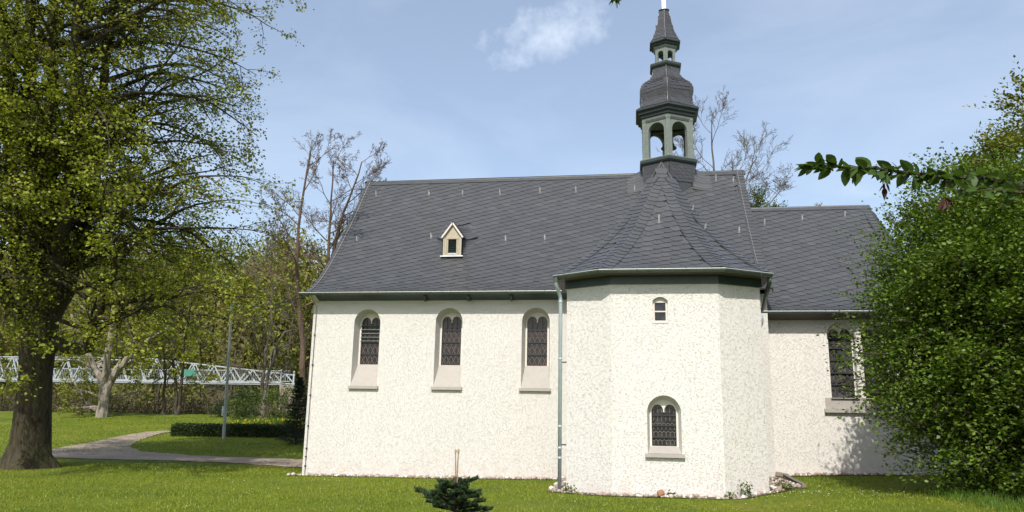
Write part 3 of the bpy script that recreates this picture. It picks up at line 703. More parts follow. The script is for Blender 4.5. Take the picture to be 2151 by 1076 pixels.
for sx, ex in ((EV[0], -1), (EV[5], 1)):           # straight part back to the nave roof
    P = [(APX.x+(sx[0]-APX.x)*r, z) for r, z in zip(AR_, AZ)]
    for (x0, z0), (x1, z1) in zip(P[:-1], P[1:]):
        ab.quad((x0, 20.95, z0), (x1, 20.95, z1), (x1, 25.6, z1), (x0, 25.6, z0))
apse_roof = ab.build('apse_roof', 'slate', chapel)

# dormer footprint, from where its sill meets the nave slope
def on_nave(px, py):
    d = ray(px, py); best = None
    for v in np.linspace(0, nf.L, 900):
        y = 21.5+nf.I(nf.d, v); z = nf.I(nf.z, v); t = y/d[1]
        e_ = abs(CAM[2]+d[2]*t - z)
        if best is None or e_ < best[0]: best = (e_, d[0]*t, v)
    return best[1], best[2]
DX, DV = on_nave(950, 541)
DP = nf.pt(DX, DV)
def skip_dormer(p): return abs(p.x-DX) < 0.34 and DP.y-0.05 < p.y < DP.y+1.15 and p.z > DP.z-0.02
def skip_apse(p):                                  # under the apse roof
    if p.y < 20.9: return False
    t = (p.z-ZE)/(APX.z-ZE)
    if t < 0 or t > 1: return False
    r = rad_at(t); return APX.x+(EV[0][0]-APX.x)*r+0.05 < p.x < APX.x+(EV[5][0]-APX.x)*r-0.05
S = Slates()
field(nf, S, SG, 0.25, 0.22, radians(21), 0.20, lambda p: skip_dormer(p) or skip_apse(p), top=0.20)
eave_row(nf, S, SG, 0.25)
edge_band(nf, S, SGB, -1, 0.17, 0.12); edge_band(nf, S, SGB, 1, 0.17, 0.12)
S.items = [q for q in S.items if not skip_apse(q[1])]
top_band(nf, S, SGB, 0.17, 0.20); top_band(back, S, SGB, 0.17, 0.20)
emit(S, nave_roof, 0)
rc = MB(); rc.tube([(XV0-0.01, 26.15, 10.165), (-5, 26.15, 10.155), (XV1, 26.15, 10.17)], 0.035, 8); rc.build('ridge_cap', 'slate', chapel)
S = Slates()
for i, F in enumerate(apse_facets):
    if i in (0, 4): continue
    field(F, S, SG, 0.25, 0.225, radians(18), 0.24, top=0.35)
    eave_row(F, S, SG, 0.24)
    edge_band(F, S, SGB, -1, 0.165, 0.13, lift=0.02); edge_band(F, S, SGB, 1, 0.165, 0.13, lift=0.02)
emit(S, apse_roof, 300)
hp = MB()
for k in range(1, 5):                              # hip rolls
    e = Vector(EV[k]); hp.tube([(APX.x+(e.x-APX.x)*r, APX.y+(e.y-APX.y)*r, z+0.012) for r, z in zip(AR_, AZ)], 0.022, 6)
hp.build('hip_edges', 'slate', chapel)
# choir roof
CP = [(22.02, 4.72), (22.3, 4.86), (22.6, 5.06), (23.0, 5.40), (23.5, 5.90), (24.2, 6.63), (25.0, 7.50), (25.6, 8.17), (26.15, 8.80)]
cL = [3.72]*len(CP)
hipx = [8.30 + (7.80-8.30)*((y-22.02)/(26.15-22.02)) for y, z in CP]
cf = Facet((0, 22.02), (1, 0), [(y-22.02, z) for y, z in CP], cL, hipx)
cb = MB(); cf.base(cb)
cbk = Facet((0, 30.28), (-1, 0), [(y-22.02, z) for y, z in CP], [-h for h in hipx], [-3.72]*len(CP)); cbk.base(cb)
ce = [(8.30, 22.02), (9.95, 24.2), (9.95, 28.1), (8.30, 30.28)]
cfac = []
for i in range(3):
    a, b = Vector(ce[i]), Vector(ce[i+1]); e = (b-a).normalized(); nin = Vector((-e.y, e.x)); ap2 = Vector((7.80, 26.15)); D = (ap2-a).dot(nin); ub = (b-a).length; ux = (ap2-a).dot(e)
    fr_ = [(y-22.02)/(26.15-22.02) for y, z in CP]
    F = Facet(a, e, [(q*D, z) for q, (y, z) in zip(fr_, CP)], [ux*q for q in fr_], [ub+(ux-ub)*q for q in fr_]); F.base(cb); cfac.append(F)
choir_roof = cb.build('choir_roof', 'slate', chapel)
S = Slates(); field(cf, S, SG, 0.25, 0.22, radians(21), 0.20, top=0.18); eave_row(cf, S, SG, 0.25); edge_band(cf, S, SGB, -1, 0.17, 0.14); edge_band(cf, S, SGB, 1, 0.17, 0.13); top_band(cf, S, SGB, 0.17, 0.19)
field(cfac[0], S, SG, 0.25, 0.22, radians(15), 0.2); edge_band(cfac[0], S, SGB, -1, 0.17, 0.13)
emit(S, choir_roof, 0)
MB().tube([(3.7, 26.15, 8.81), (7.8, 26.15, 8.815)], 0.032, 8).build('choir_ridge_cap', 'slate', chapel)

# ---- eaves, gutters, pipes
def gutter(path, z, name='gutter', r=0.072):
    prof = [(r*cos(pi+pi*k/8), z+r*sin(pi+pi*k/8)) for k in range(9)]
    prof += [((r-0.008)*cos(2*pi-pi*k/8), z+0.002+(r-0.008)*sin(2*pi-pi*k/8)) for k in range(9)]
    o = MB().sweep(path, prof)
    g = o.build(name, 'zinc_dark', chapel)
    rim = MB(); rim.sweep(path, [(r+0.010*cos(a), z+0.010*sin(a)) for a in (0, 1.05, 2.1, 3.14, 4.2, 5.25)]); rim.build('rim', 'galvanised', g)
    return g
def brackets(g, path, z, step, r=0.076):
    for a, b in zip(path[:-1], path[1:]):
        a = Vector(a[:2]); b = Vector(b[:2]); d = (b-a).normalized(); n = Vector((d.y, -d.x)); L = (b-a).length; k = max(1, int(L/step))
        for i in range(k):
            p = a+d*(L*(i+0.5)/k)
            MB().tube([(p.x+n.x*r*cos(t), p.y+n.y*r*cos(t), z+r*sin(t)) for t in np.linspace(pi*1.15, 2*pi+0.05, 6)], 0.011, 4).build('gutter_bracket', 'zinc_dark', g)
gp = [(-9.98, 21.53), (-1.68, 21.53)]
g = gutter(gp, 5.235); brackets(g, gp, 5.235, 0.55)
nf_ = MB(); nf_.sweep([(-9.52, YN), (-1.63, YN)], [(0.004, 5.06), (0.05, 5.06), (0.30, 5.15), (0.44, 5.20), (0.44, 5.235), (0.004, 5.235)]); nf_.build('eaves_board', 'green_paint', chapel)
ec = MB(); ec.sweep([(-9.72, YN), (-9.524, YN)], [(-0.02, 5.02), (0.03, 5.02), (0.28, 5.13), (0.42, 5.19), (0.42, 5.23), (-0.02, 5.23)]); ec.build('eaves_end', 'plaster_nave', chapel)
for px in (893, 984, 1074):
    p = at_y(px, 626, 21.72); bb = MB(); bb.box(p[0]-0.035, p[0]+0.035, 21.66, 21.98, 5.04, 5.17); bb.box(p[0]-0.02, p[0]+0.02, 21.70, 21.76, 4.98, 5.04); bb.build('eaves_bracket', 'cornice_paint', chapel)
gA = [(-1.90, 18.34), (-0.76, 17.61), (2.06, 17.61), (3.21, 18.34)]
g = gutter(gA, 5.075, r=0.075); brackets(g, gA, 5.075, 0.5, 0.079)
fa = MB(); fp = [(AL[0], 20.5), AL, FL, FR, AR, (AR[0], 20.5)]
fa.sweep(fp, [(0.003, 4.80), (0.045, 4.80), (0.045, 4.985), (0.003, 4.985)]); fa.build('frieze_board', 'green_paint', chapel)
sf = MB(); sf.sweep(fp, [(0.003, 4.988), (0.24, 5.005), (0.28, 5.03), (0.28, 5.07), (0.003, 5.07)]); sf.build('soffit', 'board_brown', chapel)
gC = [(3.30, 22.05), (8.3, 22.05), (9.9, 24.1)]
g = gutter(gC, 4.70); brackets(g, gC, 4.70, 0.55)
cf_ = MB(); cf_.sweep([(3.05, YC), (7.85, YC), (9.5, 24.4)], [(0.004, 4.52), (0.06, 4.52), (0.30, 4.60), (0.42, 4.65), (0.42, 4.70), (0.004, 4.70)]); cf_.build('choir_eaves_board', 'board_brown', chapel)
# downpipe at the left corner of the apse
dp = MB(); XD, YD = -1.775, 18.60
dp.tube([(-1.86, 18.30, 5.02), (-1.86, 18.30, 4.93), (-1.855, 18.32, 4.86), (-1.82, 18.45, 4.74), (-1.785, 18.57, 4.62), (XD, YD, 4.52), (XD, YD, 0.02)], [0.055]+[0.046]*6, 14)
dpo = dp.build('downpipe', 'zinc', chapel, smooth=True)
MB().lathe([(0.062, 4.92), (0.075, 5.03)], (-1.86, 18.30), 14, capt=False).build('pipe_outlet', 'zinc_dark', dpo)
for z in (4.45, 3.05, 1.45, 0.95, 0.72):
    MB().lathe([(0.049, z), (0.054, z+0.012), (0.054, z+0.04), (0.049, z+0.052)], (XD, YD), 14).build('pipe_collar', 'zinc', dpo, smooth=True)
for z in (3.0, 1.05): MB().bar((XD, YD, z), (AL[0]+0.02, YD+0.05, z), 0.02, 0.03).build('pipe_clamp', 'iron', dpo)
hz = MB(); hz.tube([(3.20, 18.50, 5.03), (3.20, 18.54, 4.92), (3.22, 19.2, 4.72), (3.33, 20.4, 4.55), (3.34, 21.7, 4.50)], 0.05, 12)
hp1 = hz.build('slanting_pipe', 'zinc_dark', chapel, smooth=True)
hh = MB(); hh.lathe([(0.05, 4.22), (0.06, 4.30), (0.115, 4.44), (0.115, 4.60)], (3.46, 21.95), 12); hh.tube([(3.46, 21.95, 4.24), (3.44, 21.97, 4.12), (3.34, 22.1, 4.02), (3.2, 22.2, 3.95), (3.05, 22.25, 3.86), (2.8, 22.3, 3.80)], 0.045, 12)
hh.build('rainwater_hopper', 'zinc', chapel, smooth=True)
# lightning conductor
lw = MB()
lw.tube([nf.pt(-9.66, v)+nf.frame(v)[2]*0.05 for v in np.linspace(0.05, nf.L-0.02, 24)], 0.011, 5)
lw.tube([(-9.66, 21.5, 5.30), (-9.62, 21.75, 5.0), (-9.60, 21.96, 4.9), (-9.60, 21.965, 0.3), (-9.60, 21.965, -0.2)], 0.011, 5)
lw.build('lightning_wire', 'wire', chapel)
for z in (4.0, 3.1, 2.2, 1.3, 0.65, 0.42, 0.15): MB().box(-9.62, -9.58, 21.945, 22.0, z-0.02, z+0.025).build('wire_clip', 'iron', chapel)
lw = MB(); lw.tube([nf.pt(3.62, v)+nf.frame(v)[2]*0.05 for v in np.linspace(1.6, nf.L-0.02, 20)], 0.007, 5); lw.build('lightning_wire', 'wire', chapel)
MB().tube([(3.20, 18.36, 5.12), (3.06, 18.6, 5.26), (2.92, 18.8, 5.36)], 0.010, 5).build('lightning_wire', 'wire', chapel)
MB().tube([(-9.7, 21.9, 4.96), (-10.0, 22.3, 4.7), (-10.3, 22.7, 4.4)], 0.02, 6).build('verge_strut', 'bark_dark', chapel)
# snow hooks
def hook(p, n, t, e):
    m = MB(); q = p + n*0.012
    m.bar(q+t*0.10, q-t*0.12, 0.028, 0.010, up=n)
    m.bar(q-t*0.12-n*0.01, q-t*0.04+n*0.15, 0.036, 0.016, up=t)
    m.build('snow_hook', 'galvanised', chapel)
for px, py in ((792, 408), (902, 407), (973, 406), (1051, 404), (1135, 400), (1210, 398), (1333, 396), (752, 503), (907, 497), (1063, 502), (1145, 500), (1503, 374), (1540, 378), (1552, 484)):
    u, v = on_nave(px, py); e, t, n = nf.frame(v); hook(nf.pt(u, v), n, t, e)
def on_facet(F, px, py):
    d = Vector(ray(px, py)); o = Vector(CAM); best = None
    for v in np.linspace(0.05, F.L, 700):
        p0 = F.pt(0, v); den = d.dot(F.n); s_ = (p0-o).dot(F.n)/den; q = o+d*s_
        e_ = abs(q.z-p0.z)
        if best is None or e_ < best[0]: best = (e_, (q-p0).dot(F.e), v)
    return best[1], best[2]
for px, py in ((1605, 467), (1684, 459), (1773, 451)):
    u, v = on_facet(cf, px, py); e, t, n = cf.frame(v); hook(cf.pt(u, v), n, t, e)
for F, px, py in ((apse_facets[2], 1384, 460), (apse_facets[3], 1455, 440), (apse_facets[3], 1476, 478)):
    u, v = on_facet(F, px, py); l, r = F.lim(v); u = min(max(u, l+0.1), r-0.1); e, t, n = F.frame(v); hook(F.pt(u, v), n, t, e)

# ---- dormer
dw, dz0, dh, dg = 0.30, DP.z+0.03, 0.64, 0.42       # half width, sill height, wall height, gable rise
yd = DP.y - 0.04
def roof_y(z):                                     # where the nave slope has height z
    return 21.5+float(np.interp(z, nf.z, nf.d))
dm = MB()
op = [(DX-0.135, dz0+0.10), (DX+0.135, dz0+0.10), (DX+0.135, dz0+dh-0.09), (DX-0.135, dz0+dh-0.09)]
fill(dm, [(DX-dw, dz0-0.02), (DX+dw, dz0-0.02), (DX+dw, dz0+dh), (DX, dz0+dh+dg), (DX-dw, dz0+dh)], [op], yd)
dm.add([(x, yd, z) for x, z in op]+[(x, yd+0.12, z) for x, z in op], [(i, (i+1) % 4, (i+1) % 4+4, i+4) for i in range(4)])
dormer = dm.build('dormer', 'old_wood', chapel)
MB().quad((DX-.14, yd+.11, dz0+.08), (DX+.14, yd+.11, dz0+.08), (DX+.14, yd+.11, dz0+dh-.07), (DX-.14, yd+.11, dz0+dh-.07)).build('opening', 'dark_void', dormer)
for k in range(6):
    z = dz0+0.14+k*0.068; MB().bar((DX-0.132, yd+0.05, z), (DX+0.132, yd+0.05, z), 0.07, 0.012, up=(0, 0.75, 0.7)).build('louvre_slat', 'green_paint', dormer)
tr = MB()
for sx in (-1, 1):
    tr.box(DX+sx*0.20-0.012, DX+sx*0.20+0.012, yd-0.02, yd-0.001, dz0+0.06, dz0+dh-0.02); tr.box(DX+sx*0.278-0.022, DX+sx*0.278+0.022, yd-0.025, yd-0.001, dz0, dz0+dh-0.01)
tr.box(DX-0.19, DX+0.19, yd-0.02, yd-0.001, dz0+dh-0.075, dz0+dh-0.04); tr.box(DX-0.16, DX-0.137, yd-0.03, yd-0.001, dz0+0.08, dz0+dh-0.09); tr.box(DX+0.137, DX+0.16, yd-0.03, yd-0.001, dz0+0.08, dz0+dh-0.09)
tr.build('trim', 'old_wood', dormer)
MB().box(DX-0.37, DX+0.37, yd-0.10, yd+0.01, dz0-0.03, dz0+0.005).add([(DX-.17, yd-.05, dz0+.04), (DX+.17, yd-.05, dz0+.04), (DX+.15, yd+.02, dz0+.11), (DX-.15, yd+.02, dz0+.11)], [(0, 1, 2, 3)]).build('flashing', 'galvanised', dormer)
for sx in (-1, 1):
    MB().bar((DX+sx*(dw+0.05), yd-0.05, dz0+dh-0.045), (DX, yd-0.05, dz0+dh+dg+0.02), 0.05, 0.075, up=(0, 1, 0)).build('barge_board', 'window_paint', dormer)
    ov = 0.07
    e0 = (DX+sx*(dw+ov), dz0+dh-0.03); r0 = (DX, dz0+dh+dg+0.06)
    S = []
    courses = 6
    for c in range(courses):                       # roof courses of the dormer, sweeping out into the main slope
        m = MB(); t0, t1 = c/courses, (c+1.15)/courses
        rows = []
        for t, lift in ((t0, 0.022), (t1, 0.006)):
            x = e0[0]+(r0[0]-e0[0])*t; z = e0[1]+(r0[1]-e0[1])*t
            yb = roof_y(z-0.03); row = []
            for q in np.linspace(0, 1, 9):
                y = (yd-0.09)+(yb-yd+0.14)*q
                fl = max(0, q-0.45)/0.55                # the valley sweep
                row.append((x+sx*0.34*fl**1.7*(1-0.45*t), y, z+lift+0.20*fl**2*(1-t*0.6)))
            rows.append(row)
        vv = rows[0]+rows[1]+[(a, b, z-0.03) for a, b, z in rows[0]]
        m.add(vv, [(i, i+1, i+10, i+9) for i in range(8)]+[(i+18, i+19, i+1, i) for i in range(8)])
        m.build('slate_course', 'slate', dormer)
    for c in range(7):                             # cheeks: swept courses against the main slope
        z = dz0+0.0+c*0.092; m = MB(); rows = []
        for zz, lift in ((z, 0.02), (z+0.115, 0.004)):
            yb = roof_y(zz+0.02); row = []
            for q in np.linspace(0, 1, 9):
                y = yd+0.02+(yb+0.10-yd)*q
                xo = dw+0.01+lift+0.52*max(0, (q-0.2)/0.8)**1.8
                row.append((DX+sx*xo, y, zz+0.10*max(0, (q-0.4)/0.6)**2))
            rows.append(row)
        vv = rows[0]+rows[1]+[(a-sx*0.03, b, zz-0.01) for a, b, zz in rows[0]]
        m.add(vv, [(i, i+1, i+10, i+9) for i in range(8)]+[(i+18, i+19, i+1, i) for i in range(8)])
        m.build('slate_course', 'slate', dormer)

# ---- bell turret
TX, TY = 1.27, 26.15
tb = MB(); tb.lathe([(0.98, 8.9), (0.98, 10.02), (1.0, 10.32)], (TX, TY), 6)
turret = tb.build('bell_turret', 'slate_turret', chapel)
def hexpt(R, z, k): a = -pi/2+pi/3*k; return Vector((TX+R*cos(a), TY+R*sin(a), z))
def hex_ring(name, prof, mat):
    m = MB(); m.lathe(prof, (TX, TY), 6); return m.build(name, mat, turret)
hex_ring('platform', [(1.00, 10.29), (1.08, 10.32), (1.12, 10.37), (1.12, 10.45), (1.09, 10.475)], 'cornice_paint')
hex_ring('platform_top', [(1.10, 10.472), (1.10, 10.495), (0.6, 10.50)], 'turret_paint')
def lantern(R, z0, z1, aw_frac, spring, thick, name):
    """six plates with arched openings, posts at the corners"""
    for k in range(6):
        a, b = hexpt(R, 0, k), hexpt(R, 0, k+1); e = (b-a).normalized(); n = Vector((e.y, -e.x, 0)); L = (b-a).length; r = L*aw_frac/2; c = L/2
        outer = [(0.003, z0), (c-r, z0), (c-r, spring)] + [(c-r*cos(pi*i/12), spring+r*sin(pi*i/12)) for i in range(1, 12)] + [(c+r, spring), (c+r, z0), (L-0.003, z0), (L-0.003, z1), (0.003, z1)]
        m = MB(); pl = [Vector((x, z, 0)) for x, z in outer]; tris = tessellate_polygon([pl]); kk = len(pl)
        f = [a+e*p.x+Vector((0, 0, p.y)) for p in pl]; bk = [q-n*thick for q in f]
        m.add(f+bk, [tuple(t) for t in tris]+[tuple(i+kk for i in t) for t in tris]+[(i, (i+1) % kk, (i+1) % kk+kk, i+kk) for i in range(kk)])
        m.build(name, 'turret_paint', turret)
lantern(0.92, 10.49, 11.98, 0.66, 11.52, 0.13, 'arcade_panel')
for k in range(6):                                 # corner posts with little capitals
    p = hexpt(0.915, 0, k); m = MB(); m.lathe([(0.10, 10.49), (0.10, 10.56), (0.085, 10.58), (0.085, 11.86), (0.10, 11.90), (0.10, 11.97)], (p.x, p.y), 6); m.build('post', 'turret_paint', turret)
hex_ring('cornice', [(0.94, 11.88), (0.99, 11.95), (1.01, 12.02)], 'turret_paint')
hex_ring('cornice', [(1.00, 12.02), (1.06, 12.06), (1.06, 12.12), (1.15, 12.17), (1.15, 12.23), (1.25, 12.29), (1.25, 12.35), (1.1, 12.37)], 'cornice_paint')
hex_ring('lantern_ceiling', [(0.85, 11.99), (0.85, 12.05)], 'dark_void')
be = MB(); be.lathe([(0.02, 11.62), (0.10, 11.60), (0.15, 11.50), (0.17, 11.32), (0.22, 11.18), (0.28, 11.10), (0.27, 11.08), (0.02, 11.12)], (TX+0.05, TY), 16); be.tube([(TX+0.05, TY, 11.6), (TX+0.05, TY, 11.95)], 0.03, 6); be.bar((TX-0.6, TY, 11.72), (TX+0.7, TY, 11.72), 0.09, 0.12); be.build('bell', 'bronze', turret, smooth=True)
DOME = [(1.24, 12.34), (1.12, 12.42), (1.03, 12.53), (0.99, 12.66), (1.00, 12.82), (1.045, 12.98), (1.055, 13.12), (1.01, 13.27), (0.90, 13.40), (0.76, 13.50), (0.64, 13.60), (0.56, 13.73), (0.52, 13.90), (0.53, 14.08)]
hex_ring('dome', DOME, 'slate_turret')
SPIRE = [(0.61, 15.06), (0.52, 15.20), (0.44, 15.38), (0.36, 15.62), (0.29, 15.90), (0.22, 16.18), (0.165, 16.42)]
hex_ring('spire', SPIRE, 'slate_turret')
S = Slates()
SGT = slate_geo(0.25, 0.20, 0.013); SGT2 = slate_geo(0.18, 0.15, 0.009); SGE = slate_geo(0.125, 0.20, 0.010); SGE2 = slate_geo(0.075, 0.15, 0.007)
for prof, geo, sp, ch in ((DOME, SGT, 0.20, 0.118), (SPIRE, SGT2, 0.15, 0.098), ([(0.985, 9.6), (0.985, 10.02), (1.005, 10.30)], SGT, 0.2, 0.118)):
    for k in (4, 5, 0, 1):
        R0 = prof[0][0]; a, b = hexpt(R0, 0, k), hexpt(R0, 0, k+1); e = (b-a).normalized()
        ap0 = R0*cos(pi/6)
        F = Facet((a.x, a.y), (e.x, e.y), [(ap0-r*cos(pi/6), z) for r, z in prof], [(R0-r)/2 for r, z in prof], [R0-(R0-r)/2 for r, z in prof])
        field(F, S, geo, sp, ch, radians(3), 0.085 if prof is not SPIRE else 0.05, top=0.0)
        ge, ins = (SGE, 0.068) if prof is not SPIRE else (SGE2, 0.042)
        edge_band(F, S, ge, -1, ch, ins, lift=0.004); edge_band(F, S, ge, 1, ch, ins, lift=0.004)
emit(S, turret, 0, 'slate_turret', 'turret_slates')
hex_ring('upper_platform', [(0.55, 14.03), (0.60, 14.07), (0.63, 14.12), (0.63, 14.19), (0.60, 14.205)], 'cornice_paint')
hex_ring('upper_platform_top', [(0.615, 14.203), (0.60, 14.222), (0.3, 14.225)], 'turret_paint')
lantern(0.405, 14.22, 14.84, 0.56, 14.60, 0.07, 'upper_arcade_panel')
hex_ring('upper_cornice', [(0.41, 14.80), (0.45, 14.85), (0.47, 14.90)], 'turret_paint')
hex_ring('upper_cornice', [(0.46, 14.90), (0.53, 14.94), (0.53, 14.98), (0.62, 15.02), (0.625, 15.065), (0.5, 15.08)], 'cornice_paint')
hex_ring('spire_cap', [(0.17, 16.39), (0.21, 16.42), (0.22, 16.45), (0.15, 16.48)], 'cornice_paint')
lt = MB()
lt.tube([hexpt(r+0.035, z, 0) for r, z in SPIRE], 0.008, 5); lt.tube([hexpt(r+0.035, z, 0) for r, z in DOME], 0.008, 5); lt.build('conductor_wire', 'wire', turret)
crs = MB(); crs.box(TX-0.065, TX+0.065, TY-0.065, TY+0.065, 16.46, 18.3); crs.box(TX-0.45, TX+0.45, TY-0.05, TY+0.05, 17.55, 17.68); crs.build('cross', 'cross_metal', turret)
# the ridge slating sweeps up against the turret base
for sx in (-1, 1):
    sk = MB(); nu, nv = 9, 8; P = []
    for j in range(nv):
        v = nf.L - 0.02 - 1.05*j/(nv-1); e, t, n = nf.frame(v)
        for i in range(nu):
            q = i/(nu-1); h = 0.26*(1-q)**2.2*(1-0.75*j/(nv-1)) - 0.02*q
            P.append(nf.pt(TX+sx*(0.80+0.62*q), v) + Vector((0, 0, 1))*h + n*0.03)
    sk.add(P, [(j*nu+i, j*nu+i+1, (j+1)*nu+i+1, (j+1)*nu+i) for j in range(nv-1) for i in range(nu-1)])
    sk.build('turret_flare', 'slate', chapel)
    for j in range(0, nv-1):                       # its courses
        m = MB(); a = [P[(j+1)*nu+i] + Vector((0, -0.012, 0.022)) for i in range(nu)]; b = [P[j*nu+i] + Vector((0, 0, 0.004)) for i in range(nu)]; c = [p+Vector((0, 0.0, -0.03)) for p in a]
        m.add(a+b+c, [(i, i+1, nu+i+1, nu+i) for i in range(nu-1)]+[(2*nu+i, 2*nu+i+1, i+1, i) for i in range(nu-1)]); m.build('slate_course', 'slate', chapel)

# ------------------------------------------------------------------ ground detail round the chapel
def pebbles(name, label, path, halfw, n, rmin, rmax, cat='gravel'):
    ico = bmesh.new(); bmesh.ops.create_icosphere(ico, subdivisions=1, radius=1.0); iv = np.array([v.co[:] for v in ico.verts]); ifc = np.array([[v.index for v in f.verts] for f in ico.faces]); ico.free()
    P = np.array(path, float); seg = np.linalg.norm(np.diff(P, axis=0), axis=1); cs = np.concatenate([[0], np.cumsum(seg)])
    V = []; F = []
    for k in range(n):
        t = RNG.uniform(0, cs[-1]); x = np.interp(t, cs, P[:, 0]); y = np.interp(t, cs, P[:, 1]); i = min(np.searchsorted(cs, t, side='right')-1, len(seg)-1); d = (P[i+1]-P[i])/seg[i]; nn = np.array([d[1], -d[0]])
        o = RNG.uniform(-halfw, halfw); x += nn[0]*o; y += nn[1]*o
        r = rmin+(rmax-rmin)*RNG.random()**2.2; sc = r*RNG.uniform(0.7, 1.3, 3)*np.array([1, 1, 0.7]); a = RNG.uniform(0, 2*pi); R = np.array([[cos(a), -sin(a), 0], [sin(a), cos(a), 0], [0, 0, 1]])
        v = (iv*(1+RNG.uniform(-.18, .18, iv.shape))*sc)@R.T + np.array([x, y, float(ground(x, y))+0.015+sc[2]*0.45])
        F.append(ifc+len(V)*len(iv)); V.append(v)
    o = np_mesh(name, np.concatenate(V), np.concatenate(F), 'pebble'); return tag(o, label, cat, kind='stuff')
def soil_strip(path, w0, w1, dz):
    P = []; 
    for i, p in enumerate(path):
        a = Vector(path[max(i-1, 0)]); b = Vector(path[min(i+1, len(path)-1)]); d = (b-a).normalized(); n = Vector((d.y, -d.x))
        for o in (w0, w1):
            q = Vector(p)+n*o; P.append((q.x, q.y, float(ground(q.x, q.y))+dz))
    o = MB().add(P, [(2*i, 2*i+1, 2*i+3, 2*i+2) for i in range(len(path)-1)]).build('gravel_bed', 'soil'); struct(o)
def dense(path, step=0.4):
    out = []
    for a, b in zip(path[:-1], path[1:]):
        k = max(1, int(hypot(b[0]-a[0], b[1]-a[1])/step))
        out += [(a[0]+(b[0]-a[0])*i/k, a[1]+(b[1]-a[1])*i/k) for i in range(k)]
    return out+[path[-1]]
nav = dense([(-10.05, 21.78), (-1.7, 21.78)]); aps = dense([(-1.80, 21.5), (-1.86, 18.45), (-0.62, 17.80), (2.04, 17.80), (3.25, 18.5)]); apr = dense([(3.40, 18.6), (3.42, 22.2)]); cho = dense([(3.75, 22.30), (7.8, 22.30)])
soil_strip(nav, -0.3, 0.16, 0.012); soil_strip(aps, -0.3, 0.20, 0.016); soil_strip(apr, -0.5, 0.40, 0.020); soil_strip(cho, -0.3, 0.16, 0.012)
pebbles('gravel', 'strip of pale and brown pebbles along the foot of the long wall', nav, 0.15, 420, 0.022, 0.075)
pebbles('gravel', 'ring of pebbles round the foot of the projecting apse', aps, 0.17, 420, 0.02, 0.07)
pebbles('gravel', 'pebbles between the apse and the dark kerb at its right', apr, 0.30, 160, 0.02, 0.07)
pebbles('gravel', 'dark pebble strip at the foot of the choir wall', cho, 0.13, 200, 0.022, 0.07)
def kerb():
    m = MB(); pts = [(3.92, 22.2), (3.86, 21.0), (3.80, 19.9), (3.76, 18.75)]
    for a, b in zip(pts[:-1], pts[1:]): m.bar((*a, float(ground(*a))+0.02), (b[0], b[1]+0.02, float(ground(*b))+0.02), 0.09, 0.14)
    o = m.build('kerb_edging', 'kerb_stone'); tag(o, 'dark stone edging running from the choir wall into the lawn', 'kerb')
    m2 = MB(); m2.bar((3.72, 22.02, float(ground(3.7, 22))+0.10), (3.95, 21.86, float(ground(3.9, 21.9))+0.06), 0.13, 0.09); tag(m2.build('loose_stone', 'abutment_stone'), 'loose flat stone lying at the wall end of the dark edging', 'stone')
kerb()
def boulder(name, label, p, r, mat):
    bm = bmesh.new(); bmesh.ops.create_icosphere(bm, subdivisions=2, radius=1.0)
    for v in bm.verts: v.co *= 1+random.uniform(-.14, .14); v.co.x *= r*1.0; v.co.y *= r*0.9; v.co.z *= r*1.05
    me = bpy.data.meshes.new(name); bm.to_mesh(me); bm.free(); me.materials.append(MATS[mat]); o = bpy.data.objects.new(name, me); COL.objects.link(o); o.location = p; tag(o, label, 'stone'); return o
boulder('red_stone', 'round reddish stone lying under the arched apse window', (0.53, 17.70, float(ground(0.53, 17.7))+0.085), 0.085, 'red_stone')

